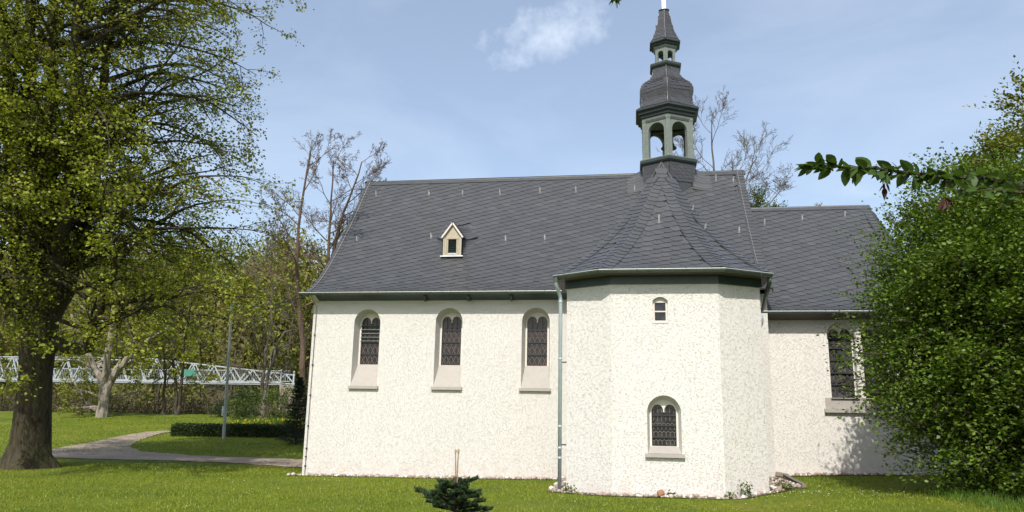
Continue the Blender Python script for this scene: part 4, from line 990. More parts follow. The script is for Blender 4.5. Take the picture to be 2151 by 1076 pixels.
# ------------------------------------------------------------------ plants: helpers
def leaf_mesh(name, P, A, size, mat, parent=None, width=0.62, flat=0.6, fold=0.10):
    """one rhombic leaf for every point P with axis A; flat = how far the blade turns its face up"""
    n = len(P); A = unit(A); size = np.broadcast_to(np.asarray(size, float), (n,))[:, None]
    R = RNG.normal(size=(n, 3)); R[:, 2] *= (1-flat)
    B = unit(np.cross(A, np.cross(R, A)+1e-6)); Nn = np.cross(A, B)
    mid = P + A*size*0.42 - Nn*0
    V = np.stack([P, mid+B*size*width/2+Nn*size*fold, P+A*size, mid-B*size*width/2+Nn*size*fold], 1).reshape(-1, 3)
    F = np.arange(4*n).reshape(n, 4)
    return np_mesh(name, V, F, mat, parent)
class Skel:
    def __init__(s, rmin=.003): s.rmin = rmin; s.mb = MB(); s.tips = []           # tips: (p, d, length)
    def path(s, p, d, L, n, grav, wig):
        p = np.array(p, float); d = np.array(d, float); d /= np.linalg.norm(d); P = [p.copy()]; st = L/n
        for i in range(n):
            d = d + RNG.normal(size=3)*wig + np.array([0, 0, grav]); d /= np.linalg.norm(d); p = p+d*st; P.append(p.copy())
        return np.array(P)
    def add(s, P, r0, r1, sides): s.mb.tube(P, list(np.linspace(r0, r1, len(P))), sides, caps=False)
    def grow(s, p, d, L, r, lv, spec):
        sp = spec[lv]; P = s.path(p, d, L, sp['seg'], sp['grav'], sp['wig'])
        s.add(P, r, max(r*sp.get('taper', .3), s.rmin), sp['sides'])
        if lv == len(spec)-1:
            s.tips.append(P); return
        k = sp['kids']; k = max(1, int(round(k*RNG.uniform(.75, 1.25)*min(1.0, 0.4+L/sp.get('ref', L)*0.6))))
        for i in range(k):
            t = sp['t0']+(1-sp['t0'])*(i+RNG.random())/k; q = t*(len(P)-1); j = min(int(q), len(P)-2); a = P[j]+(P[j+1]-P[j])*(q-j); dd = P[j+1]-P[j]; dd /= np.linalg.norm(dd)
            ang = sp['ang']*RNG.uniform(.7, 1.3); rv_ = RNG.normal(size=3); rv_[2] *= sp.get('flat', 1.0); x = np.cross(dd, rv_); x /= np.linalg.norm(x)+1e-9; x = np.cross(x, dd) if sp.get('flat', 1) < 1 else x
            nd = dd*cos(ang)+x*sin(ang); nl = L*sp['ratio']*(1-0.45*t)*RNG.uniform(.7, 1.3)
            s.grow(a, nd, nl, max(r*(1-0.7*t)*sp.get('rr', .5), s.rmin*1.3), lv+1, spec)
        if sp.get('end', True): s.tips.append(P[-3:])
    def leaves(s, per, size, spread, droop=0.0):
        a = np.concatenate([P[:-1] for P in s.tips]); b = np.concatenate([P[1:] for P in s.tips]); ns = np.array([len(P)-1 for P in s.tips]); off = np.concatenate([[0], np.cumsum(ns)[:-1]])
        T = np.repeat(np.arange(len(ns)), per); k = off[T]+np.minimum((RNG.uniform(.1, 1, len(T))*ns[T]).astype(int), ns[T]-1); f = RNG.random(len(T))[:, None]
        d = unit(b[k]-a[k]); v = d*.6+RNG.normal(size=d.shape)*.7; v[:, 2] = v[:, 2]*.5-droop
        return a[k]+(b[k]-a[k])*f+RNG.normal(size=d.shape)*spread, v, size*RNG.uniform(.6, 1.35, len(T))
def pix_path(pix, D): return [at_d(px, py, d) for (px, py), d in zip(pix, D if hasattr(D, '__len__') else [D]*len(pix))]

# ---- the big linden on the left
def linden():
    base = hit(58, 984); D = float((base-CAM)@FW)
    t = thing('linden_tree', 'huge old linden with thick dark trunk and fresh yellow-green leaves at the left', 'tree', tuple(base))
    # trunk with buttressed foot
    ring = 26; prof = [(986, 58, 1.02), (975, 58, 0.86), (955, 60, 0.66), (930, 64, 0.585), (890, 68, 0.54), (840, 72, 0.505), (790, 76, 0.475), (740, 80, 0.50), (700, 83, 0.55), (660, 86, 0.50), (620, 88, 0.30)]
    V = []; F = []
    for i, (py, px, r) in enumerate(prof):
        c = at_d(px, py, D)
        if i == 0: c[2] = base[2]-0.35
        for k in range(ring):
            a = 2*pi*k/ring; rr = r*(1+(0.16*max(0, 1-i/3.2))*sin(5*a+0.8)+0.035*sin(3*a+i*0.4)+0.025*sin(11*a+i*.2)+0.02*RNG.normal())
            V.append((c[0]+rr*cos(a), c[1]+rr*sin(a), c[2]))
    for i in range(len(prof)-1):
        for k in range(ring): F.append((i*ring+k, i*ring+(k+1) % ring, (i+1)*ring+(k+1) % ring, (i+1)*ring+k))
    np_mesh('trunk', np.array(V), np.array(F), 'bark_linden', t, smooth=True)
    sk = Skel(); leaders = []
    LS = [([(76, 725), (45, 590), (28, 420), (18, 210), (5, -40), (-10, -330)], .26, .3), ([(80, 700), (68, 520), (62, 320), (60, 110), (68, -180), (60, -420)], .30, -1.0), ([(85, 690), (100, 520), (104, 310), (106, 90), (112, -200), (100, -430)], .32, 0.8),
          ([(88, 690), (128, 540), (150, 330), (160, 110), (172, -160), (165, -380)], .28, -1.6), ([(92, 700), (158, 575), (194, 410), (214, 210), (232, 0), (250, -250)], .27, 1.2), ([(96, 728), (150, 733), (184, 726), (194, 690), (214, 620), (262, 540), (320, 480)], .21, -1.2),
          ([(80, 720), (20, 640), (-60, 520), (-140, 350), (-190, 100), (-200, -150)], .24, -1.0)]
    for pix, r, dd in LS:
        P = np.array(pix_path(pix, [D+dd*i/(len(pix)-1)*1.8 for i in range(len(pix))]))
        # smooth the leader
        q = np.linspace(0, len(P)-1, 22); P2 = np.stack([np.interp(q, np.arange(len(P)), P[:, k]) for k in range(3)], -1)
        P2[1:-1] = (P2[:-2]+2*P2[1:-1]+P2[2:])/4; P2[2:] += RNG.normal(size=P2[2:].shape)*0.05
        sk.add(P2, r, r*0.22, 9); leaders.append((P2, r))
    spec = [dict(seg=10, grav=-0.050, wig=0.13, sides=6, taper=.10, kids=12, t0=0.14, ang=0.75, ratio=0.34, flat=.55, rr=.42, ref=6.0),
            dict(seg=5, grav=-0.05, wig=0.14, sides=4, kids=5, t0=0.15, ang=0.75, ratio=0.46, flat=.5, rr=.5, ref=1.8),
            dict(seg=2, grav=-0.06, wig=0.18, sides=3)]
    for li, (P, r) in enumerate(leaders):
        nl = 33 if li != 5 else 12
        for i in range(nl):
            tt = 0.20+0.78*(i+RNG.random())/nl if li != 5 else .45+.55*i/nl
            q = tt*(len(P)-1); j = min(int(q), len(P)-2); a = P[j]+(P[j+1]-P[j])*(q-j)
            ph = RNG.uniform(-pi, pi)
            out = RT*cos(ph)*np.array([1, 1, 0]) + np.array([FW[0], FW[1], 0])*sin(ph)
            right = cos(ph)
            L = RNG.uniform(3.0, 4.8) + 3.4*max(0, right)*RNG.uniform(.5, 1) - (1.2 if a[2] > 14 else 0)
            px = (a-base)@RT
            L = min(L, max(2.0, 8.8-px*max(0, right)*1.0))
            el = RNG.uniform(0.25, 0.75) if a[2] > 4.5 else RNG.uniform(0.1, 0.4)
            sk.grow(a, out*cos(el)+np.array([0, 0, sin(el)]), L, 0.035+0.009*L, 0, spec)
    for i in range(34):                            # low drooping boughs
        P, r = leaders[i % 7]; a = P[RNG.integers(3, 10)]; ph = RNG.uniform(-1.9, 1.2)
        out = RT*cos(ph)*np.array([1, 1, 0]) + np.array([FW[0], FW[1], 0])*sin(ph); el = RNG.uniform(.25, .75)
        sk.grow(a, out*cos(el)+np.array([0, 0, sin(el)]), RNG.uniform(3.0, 6.0), 0.06, 0, spec)
    sk.mb.build('branches', 'bark_linden', t, smooth=True)
    PP, AA, S_ = sk.leaves(11, 0.092, 0.11, 0.25); print('linden leaves', len(PP))
    o = leaf_mesh('crown', PP, AA, S_, 'leaf_linden', t, width=0.85, flat=0.55); o['kind'] = 'stuff'
linden()

# ---- hornbeam thicket on the right
def blob_tree(name, label, base, blobs, nspray, per, size, mat, bark, stems, spray=0.55, cat='tree', up=0.15, shell=0.55, flat=.7, group=None, clump=.26):
    t = thing(name, label, cat, tuple(base), group)
    vol = np.maximum(np.array([b[3]*b[4]*b[5] for b in blobs])**0.75, 3.2); tw = MB(); base = np.array(base)
    cs_ = np.array([b[:3] for b in blobs]); rs_ = np.array([b[3:6] for b in blobs])
    nc = max(8, nspray//26); pick = RNG.choice(len(blobs), nc, p=vol/vol.sum()); c = cs_[pick]; r = rs_[pick]
    v = unit(RNG.normal(size=(nc, 3))); lum = 1+0.10*np.sin(5*v[:, 0]+3*v[:, 2]+c[:, 0])+0.08*np.sin(7*v[:, 1]-6*v[:, 2]+c[:, 1])
    rad = np.where(RNG.random(nc) < .85, shell+(1-shell)*RNG.random(nc)**.55, RNG.random(nc)*shell)*lum
    cl = c+v*r*rad[:, None]; own = RNG.integers(nc, size=nspray)          # sprays hang together in clumps
    p = cl[own]+RNG.normal(size=(nspray, 3))*np.array([1.0, 1.0, .42])*clump; vv = v[own]; rr = r[own]
    ok = p[:, 2] > ground(p[:, 0], p[:, 1])+.05; p, vv, rr = p[ok], vv[ok], rr[ok]; m_ = len(p)
    d = unit(unit(vv/rr)*0.75+RNG.normal(size=(m_, 3))*.42+np.array([0, 0, up])); L = spray*RNG.uniform(.5, 1.4, m_); x = unit(np.cross(d, [0, 0, 1.0]))
    for k in range(0, m_, 6): tw.tube([p[k]-d[k]*L[k]*.5, p[k]+d[k]*L[k]], [.007, .003], 3, caps=False)
    q = np.linspace(0, 1, per)[None, :, None]; sg = np.where(np.arange(per) % 2, .8, -.8)[None, :, None]
    PP = (p[:, None]+d[:, None]*L[:, None, None]*q+RNG.normal(size=(m_, per, 3))*.03).reshape(-1, 3); AA = (d[:, None]*.6+x[:, None]*sg+RNG.normal(size=(m_, per, 3))*.3).reshape(-1, 3)
    for (sx, sy, h, r) in stems:
        b0 = np.array([base[0]+sx, base[1]+sy, float(ground(base[0]+sx, base[1]+sy))-0.15]); k = RNG.integers(len(blobs)); tgt = cs_[k]+rs_[k]*np.array([0, 0, .5])
        q = np.linspace(0, 1, 8)[:, None]; P = b0*(1-q)+np.array([tgt[0]*.4+b0[0]*.6, tgt[1]*.4+b0[1]*.6, base[2]+h])*q + RNG.normal(size=(8, 3))*0.06*q
        tw.tube(P, list(np.linspace(r, r*.25, 8)), 7, caps=False)
    tw.build('stems', bark, t)
    o = leaf_mesh('crown', PP, AA, size*RNG.uniform(.6, 1.25, len(PP)), mat, t, width=0.66, flat=flat); o['kind'] = 'stuff'
    return t
gz = lambda x, y: float(ground(x, y))
blob_tree('hornbeam', 'dense bright green hornbeam thicket in front of the choir at the right', (9.3, 17.4, gz(9.3, 17.4)),
          [(8.5, 17.2, 3.7, 3.6, 2.5, 3.0), (7.9, 17.0, 5.0, 2.5, 2.0, 2.2), (10.4, 17.0, 5.2, 3.2, 2.4, 2.4), (9.3, 16.6, 1.9, 2.9, 2.2, 2.1), (12.2, 16.6, 4.8, 3.0, 2.4, 4.2), (6.6, 17.0, 4.1, 1.75, 1.4, 1.5), (10.6, 15.6, 1.6, 2.6, 1.6, 1.9), (8.0, 16.7, 1.8, 2.0, 1.6, 1.8), (8.9, 15.8, 1.2, 2.2, 1.4, 1.5), (6.9, 17.0, 1.6, 1.3, 1.1, 1.7), (6.3, 17.0, 3.2, 1.3, 1.1, 1.7)], 54000, 8, 0.086, 'leaf_hornbeam', 'bark_dark',
          [(-0.6, 0, 5.5, .06), (0.2, .3, 6.5, .08), (0.9, -.3, 6.0, .07), (1.8, .2, 6.5, .09), (-.2, -.6, 4.5, .05), (2.6, -.2, 6, .07)], shell=.42)
# loose upright shoots at its top
def shoots():
    t = thing('young_shoots', 'thin pale leafy shoots rising behind the hornbeam beside the choir ridge', 'shrub', (8.6, 19.2, gz(8.6, 19.2)))
    sk = Skel()
    for px, py in ((1850, 430), (1880, 415), (1915, 450), (1945, 425), (1925, 470), (1870, 460)):
        tip = at_y(px, py, 19.2); b = np.array([8.6+RNG.uniform(-.4, .6), 19.2+RNG.uniform(-.3, .3), gz(8.6, 19.2)-0.1])
        q = np.linspace(0, 1, 10)[:, None]; P = b*(1-q)+tip*q+np.array([0.5, 0, 0])*q*(1-q)*2
        sk.add(P, .028, .005, 5)
        for k in range(16):
            i = RNG.integers(5, 10); sk.tips.append(np.stack([P[i-1], P[i]+RNG.normal(size=3)*0.22]))
    sk.mb.build('stems', 'bark_grey', t); PP, AA, S_ = sk.leaves(7, .075, .05); o = leaf_mesh('leaves', PP, AA, S_, 'leaf_hornbeam', t); o['kind'] = 'stuff'
shoots()
blob_tree('background_tree', 'tall olive-green tree rising behind the hornbeam at the right edge', (15.5, 29, gz(15.5, 29)), [(14.2, 29, 10.2, 2.0, 2, 2.0), (16.3, 29, 12.2, 2.5, 2.4, 2.9), (12.6, 29, 9.4, 1.5, 1.5, 1.4), (15, 29, 7, 2.6, 2, 3.0)], 7000, 9, 0.15, 'leaf_woodgreen', 'bark_grey', [(0, 0, 11, .2), (.8, .2, 12, .15)], spray=.8, shell=.4)

# ---- overhanging cherry at the right edge, tree standing beside the photographer
def cherry():
    base = np.array([10.6, 9.2, gz(10.6, 9.2)]); t = thing('cherry_tree', 'cherry tree whose dark leafy branch reaches in from the right edge', 'tree', tuple(base))
    sk = Skel(); tr = np.array([[10.6, 9.2, base[2]-.2], [10.5, 9.1, 1.6], [10.35, 9.0, 3.0], [10.2, 9.2, 4.6], [10.0, 9.4, 6.4], [9.8, 9.6, 8.0]])
    sk.add(tr, .2, .07, 10)
    pix = [(2330, 440), (2240, 415), (2151, 393), (2060, 372), (1980, 372), (1900, 362), (1830, 352), (1770, 352), (1720, 346), (1700, 350)]
    dep = [5.6, 5.5, 5.35, 5.25, 5.15, 5.1, 5.0, 4.95, 4.9, 4.88]
    B = np.array(pix_path(pix, dep)); P = np.concatenate([[tr[2]], [tr[2]*.45+B[0]*.55+np.array([0, 0, .25])], B]); sk.mb.tube(P, [.05, .03]+list(np.linspace(.018, .004, len(P)-2)), 6, caps=False)
    pix2 = [(2240, 415), (2151, 405), (2090, 398), (2040, 396), (2000, 400)]; B2 = np.array(pix_path(pix2, [5.5, 5.2, 5.1, 5.05, 5.0])); sk.add(B2, .018, .005, 5)
    O = np.array([tr[4], [7.4, 7.4, 7.2], [4.2, 5.8, 6.4], [2.2, 4.9, 4.9], at_d(1296, -30, 4.6), at_d(1294, 0, 4.6)]); sk.add(O, .05, .004, 6)
    # big leaves, each a piece of its own
    n = 7; xs = [0, .18, .42, .68, .88, 1.0]; ws = [0.02, .22, .27, .21, .10, 0.0]
    V = []; F = []
    for x, w in zip(xs, ws): V += [(x, -w*1.0, .06*w+(-.10*x*x)), (x, 0, -.10*x*x-.03), (x, w*1.0, .06*w+(-.10*x*x))]
    for i in range(len(xs)-1): F += [(3*i, 3*i+1, 3*i+4, 3*i+3), (3*i+1, 3*i+2, 3*i+5, 3*i+4)]
    lm = {}
    for k in ('leaf_cherry', 'leaf_red'):
        me = bpy.data.meshes.new('leaf'); me.from_pydata(V, [], F); me.materials.append(MATS[k]); lm[k] = me
    w = wloc(t)
    def leaf(p, d, L, mat='leaf_cherry'):
        d = Vector(d).normalized(); r = Vector(RNG.normal(size=3)); r.z *= .5; y = d.cross(Vector((0, 0, 1))+r*.55).normalized(); z = d.cross(y)*-1
        M = Matrix((d*L, y*L, z*L)).transposed().to_4x4(); M.translation = Vector(p)-w
        o = bpy.data.objects.new('leaf', lm[mat]); COL.objects.link(o); o.parent = t; o.matrix_local = M
    def along(P, n, Lr, i0=0, spread=.05):
        seg = np.linalg.norm(np.diff(P, axis=0), axis=1); cs_ = np.concatenate([[0], np.cumsum(seg)])
        for k in range(n):
            q = cs_[i0]+(cs_[-1]-cs_[i0])*(k+RNG.random())/n; p = np.array([np.interp(q, cs_, P[:, j]) for j in range(3)]); j = min(np.searchsorted(cs_, q, side='right')-1, len(seg)-1); d = (P[j+1]-P[j])/seg[j]
            v = d*RNG.uniform(.2, 1.0)+RT*RNG.normal()*.25+UP*RNG.uniform(-1.0, .65)+FW*RNG.normal()*.6; leaf(p+RNG.normal(size=3)*.012, v, RNG.uniform(*Lr))
    along(B[1:], 212, (.075, .125), 0); along(B2, 48, (.075, .12), 0)
    for k in range(14): leaf(at_d(1700+RNG.uniform(-6, 30), 350+RNG.uniform(-6, 6), 4.88), -RT+UP*RNG.uniform(-.8, .5)+FW*RNG.normal()*.3, RNG.uniform(.06, .10))
    for px, py, dd in ((1858, 375, 5.05), (1855, 385, 5.05), (1983, 410, 5.1), (1990, 405, 5.1)):
        for k in range(3): leaf(at_d(px+RNG.uniform(-6, 6), py+10, dd), -UP+RT*RNG.normal()*.5, RNG.uniform(.06, .09), 'leaf_red')
    m = MB()
    for px, py, d in ((1852, 362, 5.05), (1987, 378, 5.1)): m.tube([at_d(px, py, d), at_d(px+3, py+30, d)], .0022, 4)
    m.build('hanging_stalk', 'twig_red', t)
    for k in range(11): leaf(at_d(1294+RNG.uniform(-8, 6), -6+RNG.uniform(-6, 8), 4.6), -UP+RT*RNG.normal()*.7, RNG.uniform(.04, .06))
    sk.mb.build('trunk_and_branches', 'bark_dark', t)
    c = []; a = []
    for k in range(4300):                          # crown, outside the picture to the right
        v = RNG.normal(size=3); v /= np.linalg.norm(v); p = np.array([10.4, 8.3, 7.9])+v*np.array([4.1, 3.1, 2.7])*RNG.uniform(.35, 1)
        for j in range(8): c.append(p+RNG.normal(size=3)*.22); a.append(RNG.normal(size=3)*np.array([1, 1, .4]))
    o = leaf_mesh('crown', np.array(c), np.array(a), .13, 'leaf_cherry', t); o['kind'] = 'stuff'
cherry()

# ---- bare and half-leafed trees
BARE = [dict(seg=9, grav=0.035, wig=0.10, sides=5, kids=10, t0=0.25, ang=0.55, ratio=0.55, rr=.5, ref=5), dict(seg=6, grav=0.05, wig=0.13, sides=4, kids=7, t0=0.2, ang=0.6, ratio=0.52, rr=.5, ref=2.5), dict(seg=4, grav=0.06, wig=0.15, sides=3, kids=5, t0=0.15, ang=0.6, ratio=0.6, rr=.55, ref=1.0), dict(seg=2, grav=0.05, wig=0.2, sides=3)]
def bare_tree(name, label, trunks, D, limbs, L, bark, leafmat=None, per=0, size=.06, r=.2, up=0.8, t0=.3, group=None, spec=BARE):
    b0 = at_d(trunks[0][0][0], trunks[0][0][1], D); base = (b0[0], b0[1], gz(b0[0], b0[1])); t = thing(name, label, 'tree', base, group); sk = Skel(.007)
    for pix in trunks:
        P = np.array(pix_path(pix, D)); foot = P[0].copy(); foot[2] = gz(foot[0], foot[1])-.3
        if foot[2] < P[0][2]: P = np.concatenate([[foot], P])
        q = np.linspace(0, len(P)-1, 16); P2 = np.stack([np.interp(q, np.arange(len(P)), P[:, k]) for k in range(3)], -1); P2[1:-1] = (P2[:-2]+2*P2[1:-1]+P2[2:])/4; P2[1:-1] += RNG.normal(size=P2[1:-1].shape)*.05
        sk.add(P2, r, r*.18, 8)
        for i in range(limbs):
            tt = t0+(1-t0)*(i+RNG.random())/limbs; q = tt*15; j = min(int(q), 14); a = P2[j]+(P2[j+1]-P2[j])*(q-j); ph = RNG.uniform(0, 2*pi)
            v = RT*cos(ph)+np.array([FW[0], FW[1], 0])*sin(ph); v = v*1.0+np.array([0, 0, up*RNG.uniform(.6, 1.4)])
            sk.grow(a, v, L*(1.15-.6*tt)*RNG.uniform(.7, 1.2), r*(1-.75*tt)*.42, 0, spec)
    sk.mb.build('trunk_and_branches', bark, t)
    if per:
        PP, AA, S_ = sk.leaves(per, size, .05); o = leaf_mesh('leaves', PP, AA, S_, leafmat, t, flat=.3); o['kind'] = 'stuff'
    return t
bare_tree('bare_tree', 'slim bare tree with reddish buds left of the chapel gable, nearer the linden', [[(638, 860), (634, 720), (624, 600), (622, 520), (634, 420), (652, 320)]], 44, 12, 3.9, 'twig_red', 'leaf_bud', 2, .07, .22, group='bare trees beside the gable')
bare_tree('bare_tree', 'broad bare tree fanning out just above the chapel gable verge', [[(676, 860), (680, 640), (690, 540), (694, 460), (700, 340)], [(684, 640), (694, 540), (725, 440), (760, 340)]], 47, 10, 3.9, 'twig_red', 'leaf_bud', 2, .07, .2, t0=.5, group='bare trees beside the gable')
bare_tree('bare_tree', 'thin crooked bare tree behind the cable pole', [[(548, 850), (566, 720), (572, 600), (560, 500)], [(560, 800), (590, 700), (640, 690)]], 48, 8, 3.5, 'bark_grey', 'leaf_woodgreen', 2, .08, .15, t0=.2)
bare_tree('bare_tree', 'leafless tree behind the turret and nave ridge', [[(1500, 560), (1500, 440), (1498, 330), (1496, 240)], [(1510, 560), (1540, 430), (1590, 330)], [(1495, 560), (1455, 420), (1440, 300)], [(1530, 560), (1580, 460), (1640, 400)]], 48, 9, 4.2, 'bark_grey', 'leaf_bud', 1, .06, .14, t0=.25, up=1.0)
bare_tree('bare_tree', 'few bare twigs peeping over the nave ridge left of the turret', [[(1290, 560), (1288, 440), (1284, 385)]], 55, 4, 1.2, 'bark_grey', 'leaf_bud', 2, .06, .08, t0=.6)
bare_tree('bare_tree', 'tiny bare treetop above the choir ridge', [[(1712, 560), (1714, 470), (1716, 425)]], 55, 4, .9, 'bark_grey', 'leaf_bud', 1, .05, .06, t0=.6)
blob_tree('evergreen_tree', 'small dense dark green treetop showing between nave and choir roofs', tuple(np.append(at_d(1592, 560, 46)[:2], gz(*at_d(1592, 560, 46)[:2]))), [(*at_d(1592, 440, 46), 1.1, 1.1, 1.0), (*at_d(1590, 470, 46), 1.5, 1.3, 1.4)], 600, 8, .12, 'leaf_shrub', 'bark_dark', [(0, 0, 7, .12)])
MID = [dict(seg=8, grav=-0.01, wig=0.13, sides=5, kids=8, t0=0.2, ang=0.7, ratio=0.45, rr=.45, flat=.6, ref=4), dict(seg=5, grav=-.02, wig=0.15, sides=4, kids=5, t0=0.2, ang=0.7, ratio=0.5, rr=.5, ref=2), dict(seg=3, grav=0, wig=0.16, sides=3)]
bare_tree('park_tree', 'spreading tree with short pale grey trunk on the far lawn', [[(217, 874), (219, 840), (222, 805)], [(221, 818), (205, 780), (180, 735), (150, 660)], [(222, 815), (250, 770), (290, 730), (350, 690)], [(221, 815), (228, 740), (240, 640), (250, 560)]], float((hit(218, 876)-CAM)@FW), 7, 4.2, 'bark_pale', 'leaf_linden', 13, .14, .36, t0=.35, up=.4, spec=MID)
bare_tree('park_tree', 'slender several-stemmed tree in front of the white footbridge', [[(372, 850), (366, 760), (360, 640), (350, 540)], [(378, 850), (384, 760), (400, 640), (430, 560)], [(345, 848), (346, 760), (330, 650)]], 52, 7, 4.4, 'bark_dark', 'leaf_linden', 12, .14, .15, t0=.35, up=.5, spec=MID)

# ---- wooded slope behind the river
def woodland():
    P = []; A = []; Sz = []; m = MB(); P2 = []; A2 = []; S2 = []
    for k in range(330):
        x = RNG.uniform(-140, -14); y = 71+62*RNG.random()**1.4
        if x > -25 and y < 90: continue
        z = gz(x, y); h = RNG.uniform(11, 19); m.tube([(x, y, z-.3), (x+RNG.normal()*.5, y, z+h*.55), (x+RNG.normal(), y, z+h*.95)], [.18, .11, .03], 4, caps=False)
        for j in range(6):
            a = RNG.uniform(0, 2*pi); q = RNG.uniform(.25, .85); l = RNG.uniform(1.5, 3.2); m.tube([(x, y, z+h*q), (x+l*cos(a), y+l*sin(a), z+h*q+l*.7)], [.06, .015], 3, caps=False)
        gr = RNG.random() < 0.5; n = 480
        v = RNG.normal(size=(n, 3)); v = unit(v)*RNG.uniform(.25, 1, (n, 1))**.6; pts = np.array([x, y, z+h*.60])+v*np.array([h*.27, h*.27, h*.46]); ax = RNG.normal(size=(n, 3)); sz = RNG.uniform(.3, .75, n)
        (P2 if gr else P).append(pts); (A2 if gr else A).append(ax); (S2 if gr else Sz).append(sz)
    for k in range(420):
        x = RNG.uniform(-120, -8); y = RNG.uniform(70, 100); z = gz(x, y); n = 90; v = unit(RNG.normal(size=(n, 3)))*RNG.uniform(.3, 1, (n, 1)); v[:, 2] = np.abs(v[:, 2])
        a_ = RNG.random() < .55; (P2 if a_ else P).append(np.array([x, y, z])+v*np.array([2.0, 2.0, RNG.uniform(1.5, 4)])); (A2 if a_ else A).append(RNG.normal(size=(n, 3))); (S2 if a_ else Sz).append(RNG.uniform(.25, .55, n))
    t = leaf_mesh('woodland', np.concatenate(P), np.concatenate(A), np.concatenate(Sz), 'leaf_wood', None, width=.5, flat=.2); tag(t, 'brownish spring woodland covering the slope beyond the footbridge', 'woodland', kind='stuff')
    o = leaf_mesh('green_trees', np.concatenate(P2), np.concatenate(A2), np.concatenate(S2), 'leaf_woodgreen', t, width=.5, flat=.2); o['kind'] = 'stuff'
    o = m.build('trunks', 'bark_dark', t); o['kind'] = 'stuff'
woodland()
def thicket():
    P = []; A = []; m = MB()
    for k in range(2600):
        x = RNG.uniform(-72, -20); y = RNG.uniform(50, 56) if x < -27 else RNG.uniform(50, 60); z = gz(x, y) if y < 51 else 1.0
        h = RNG.uniform(.6, 2.6); d = np.array([RNG.normal()*.35, RNG.normal()*.35, 1.0]); b = np.array([x, y, z-.4]); e = b+d*h
        m.tube([b, (b+e)/2+RNG.normal(size=3)*.1, e], [.025, .015, .006], 3, caps=False)
        for j in range(9): P.append(b+(e-b)*RNG.uniform(.25, 1)+RNG.normal(size=3)*.22); A.append(RNG.normal(size=3))
    t = leaf_mesh('bank_thicket', np.array(P), np.array(A), RNG.uniform(.1, .26, len(P)), 'leaf_bank', None, flat=.2); tag(t, 'brown and green undergrowth along the river bank below the footbridge', 'undergrowth', kind='stuff')
    o = m.build('stems', 'twig_red', t); o['kind'] = 'stuff'
thicket()

# ---- white truss footbridge
def bridge():
    Y = 61.0; XR = float(at_y(606, 800, Y)[0]); XL = XR-42; zd = float(at_y(400, 803, Y)[2]); t = thing('footbridge', 'white painted steel truss footbridge beyond the trees', 'bridge', (XR, Y, 0))
    n = 24; pw = (XR-XL)/n; Ht = 1.95
    def ht(x):                                     # the top chord sinks towards the abutment
        q = (XR-x)/(XR-XL); return 0.75+(Ht-.75)*min(1, q/0.30)
    zend = float(at_y(606, 806, Y)[2])
    def dk(x): return zd+(zend-zd)*max(0, 1-(XR-x)/10)
    MB().box(XL, XR, Y-1.2, Y+1.2, zd-.18, zd-.06).build('deck', 'bridge_paint', t)
    for yy in (Y-1.2, Y+1.2):
        m = MB()
        for i in range(n): x0, x1 = XL+i*pw, XL+(i+1)*pw; m.bar((x0, yy, zd+ht(x0)), (x1, yy, zd+ht(x1)), .09)
        m.build('top_chord', 'bridge_paint', t)
        MB().bar((XL, yy, zd), (XR, yy, zd), .10, .14).build('bottom_chord', 'bridge_paint', t)
        for i in range(n):
            x0, xm, x1 = XL+i*pw, XL+(i+.5)*pw, XL+(i+1)*pw
            MB().bar((x0, yy, zd), (xm, yy, zd+ht(xm)), .085).build('diagonal', 'bridge_paint', t); MB().bar((xm, yy, zd+ht(xm)), (x1, yy, zd), .085).build('diagonal', 'bridge_paint', t)
        MB().bar((XR-.1, yy, zd), (XR-.1, yy, zd+1.1), .12).build('end_post', 'bridge_paint', t)
    rl = MB()
    for x in np.arange(XL, XR+.6, .16): rl.bar((x, Y-1.05, zd+.1), (x, Y-1.05, zd+.95), .022)
    rl.bar((XL, Y-1.05, zd+.98), (XR+.6, Y-1.05, zd+.98), .06); rl.bar((XL, Y-1.05, zd+.12), (XR+.6, Y-1.05, zd+.12), .05)
    o = rl.build('railing', 'bridge_paint', t); o['kind'] = 'stuff'
    gp_ = at_y(402, 773, Y-1.3); MB().box(gp_[0]-.7, gp_[0]+.5, Y-1.34, Y-1.30, zd+.45, zd+1.0).build('green_panel', 'bridge_green', t)
    a = MB(); a.box(XR-.15, XR+1.3, Y-1.25, Y+1.25, -1.5, zd-.19); a.build('abutment', 'abutment_stone', t)
bridge()

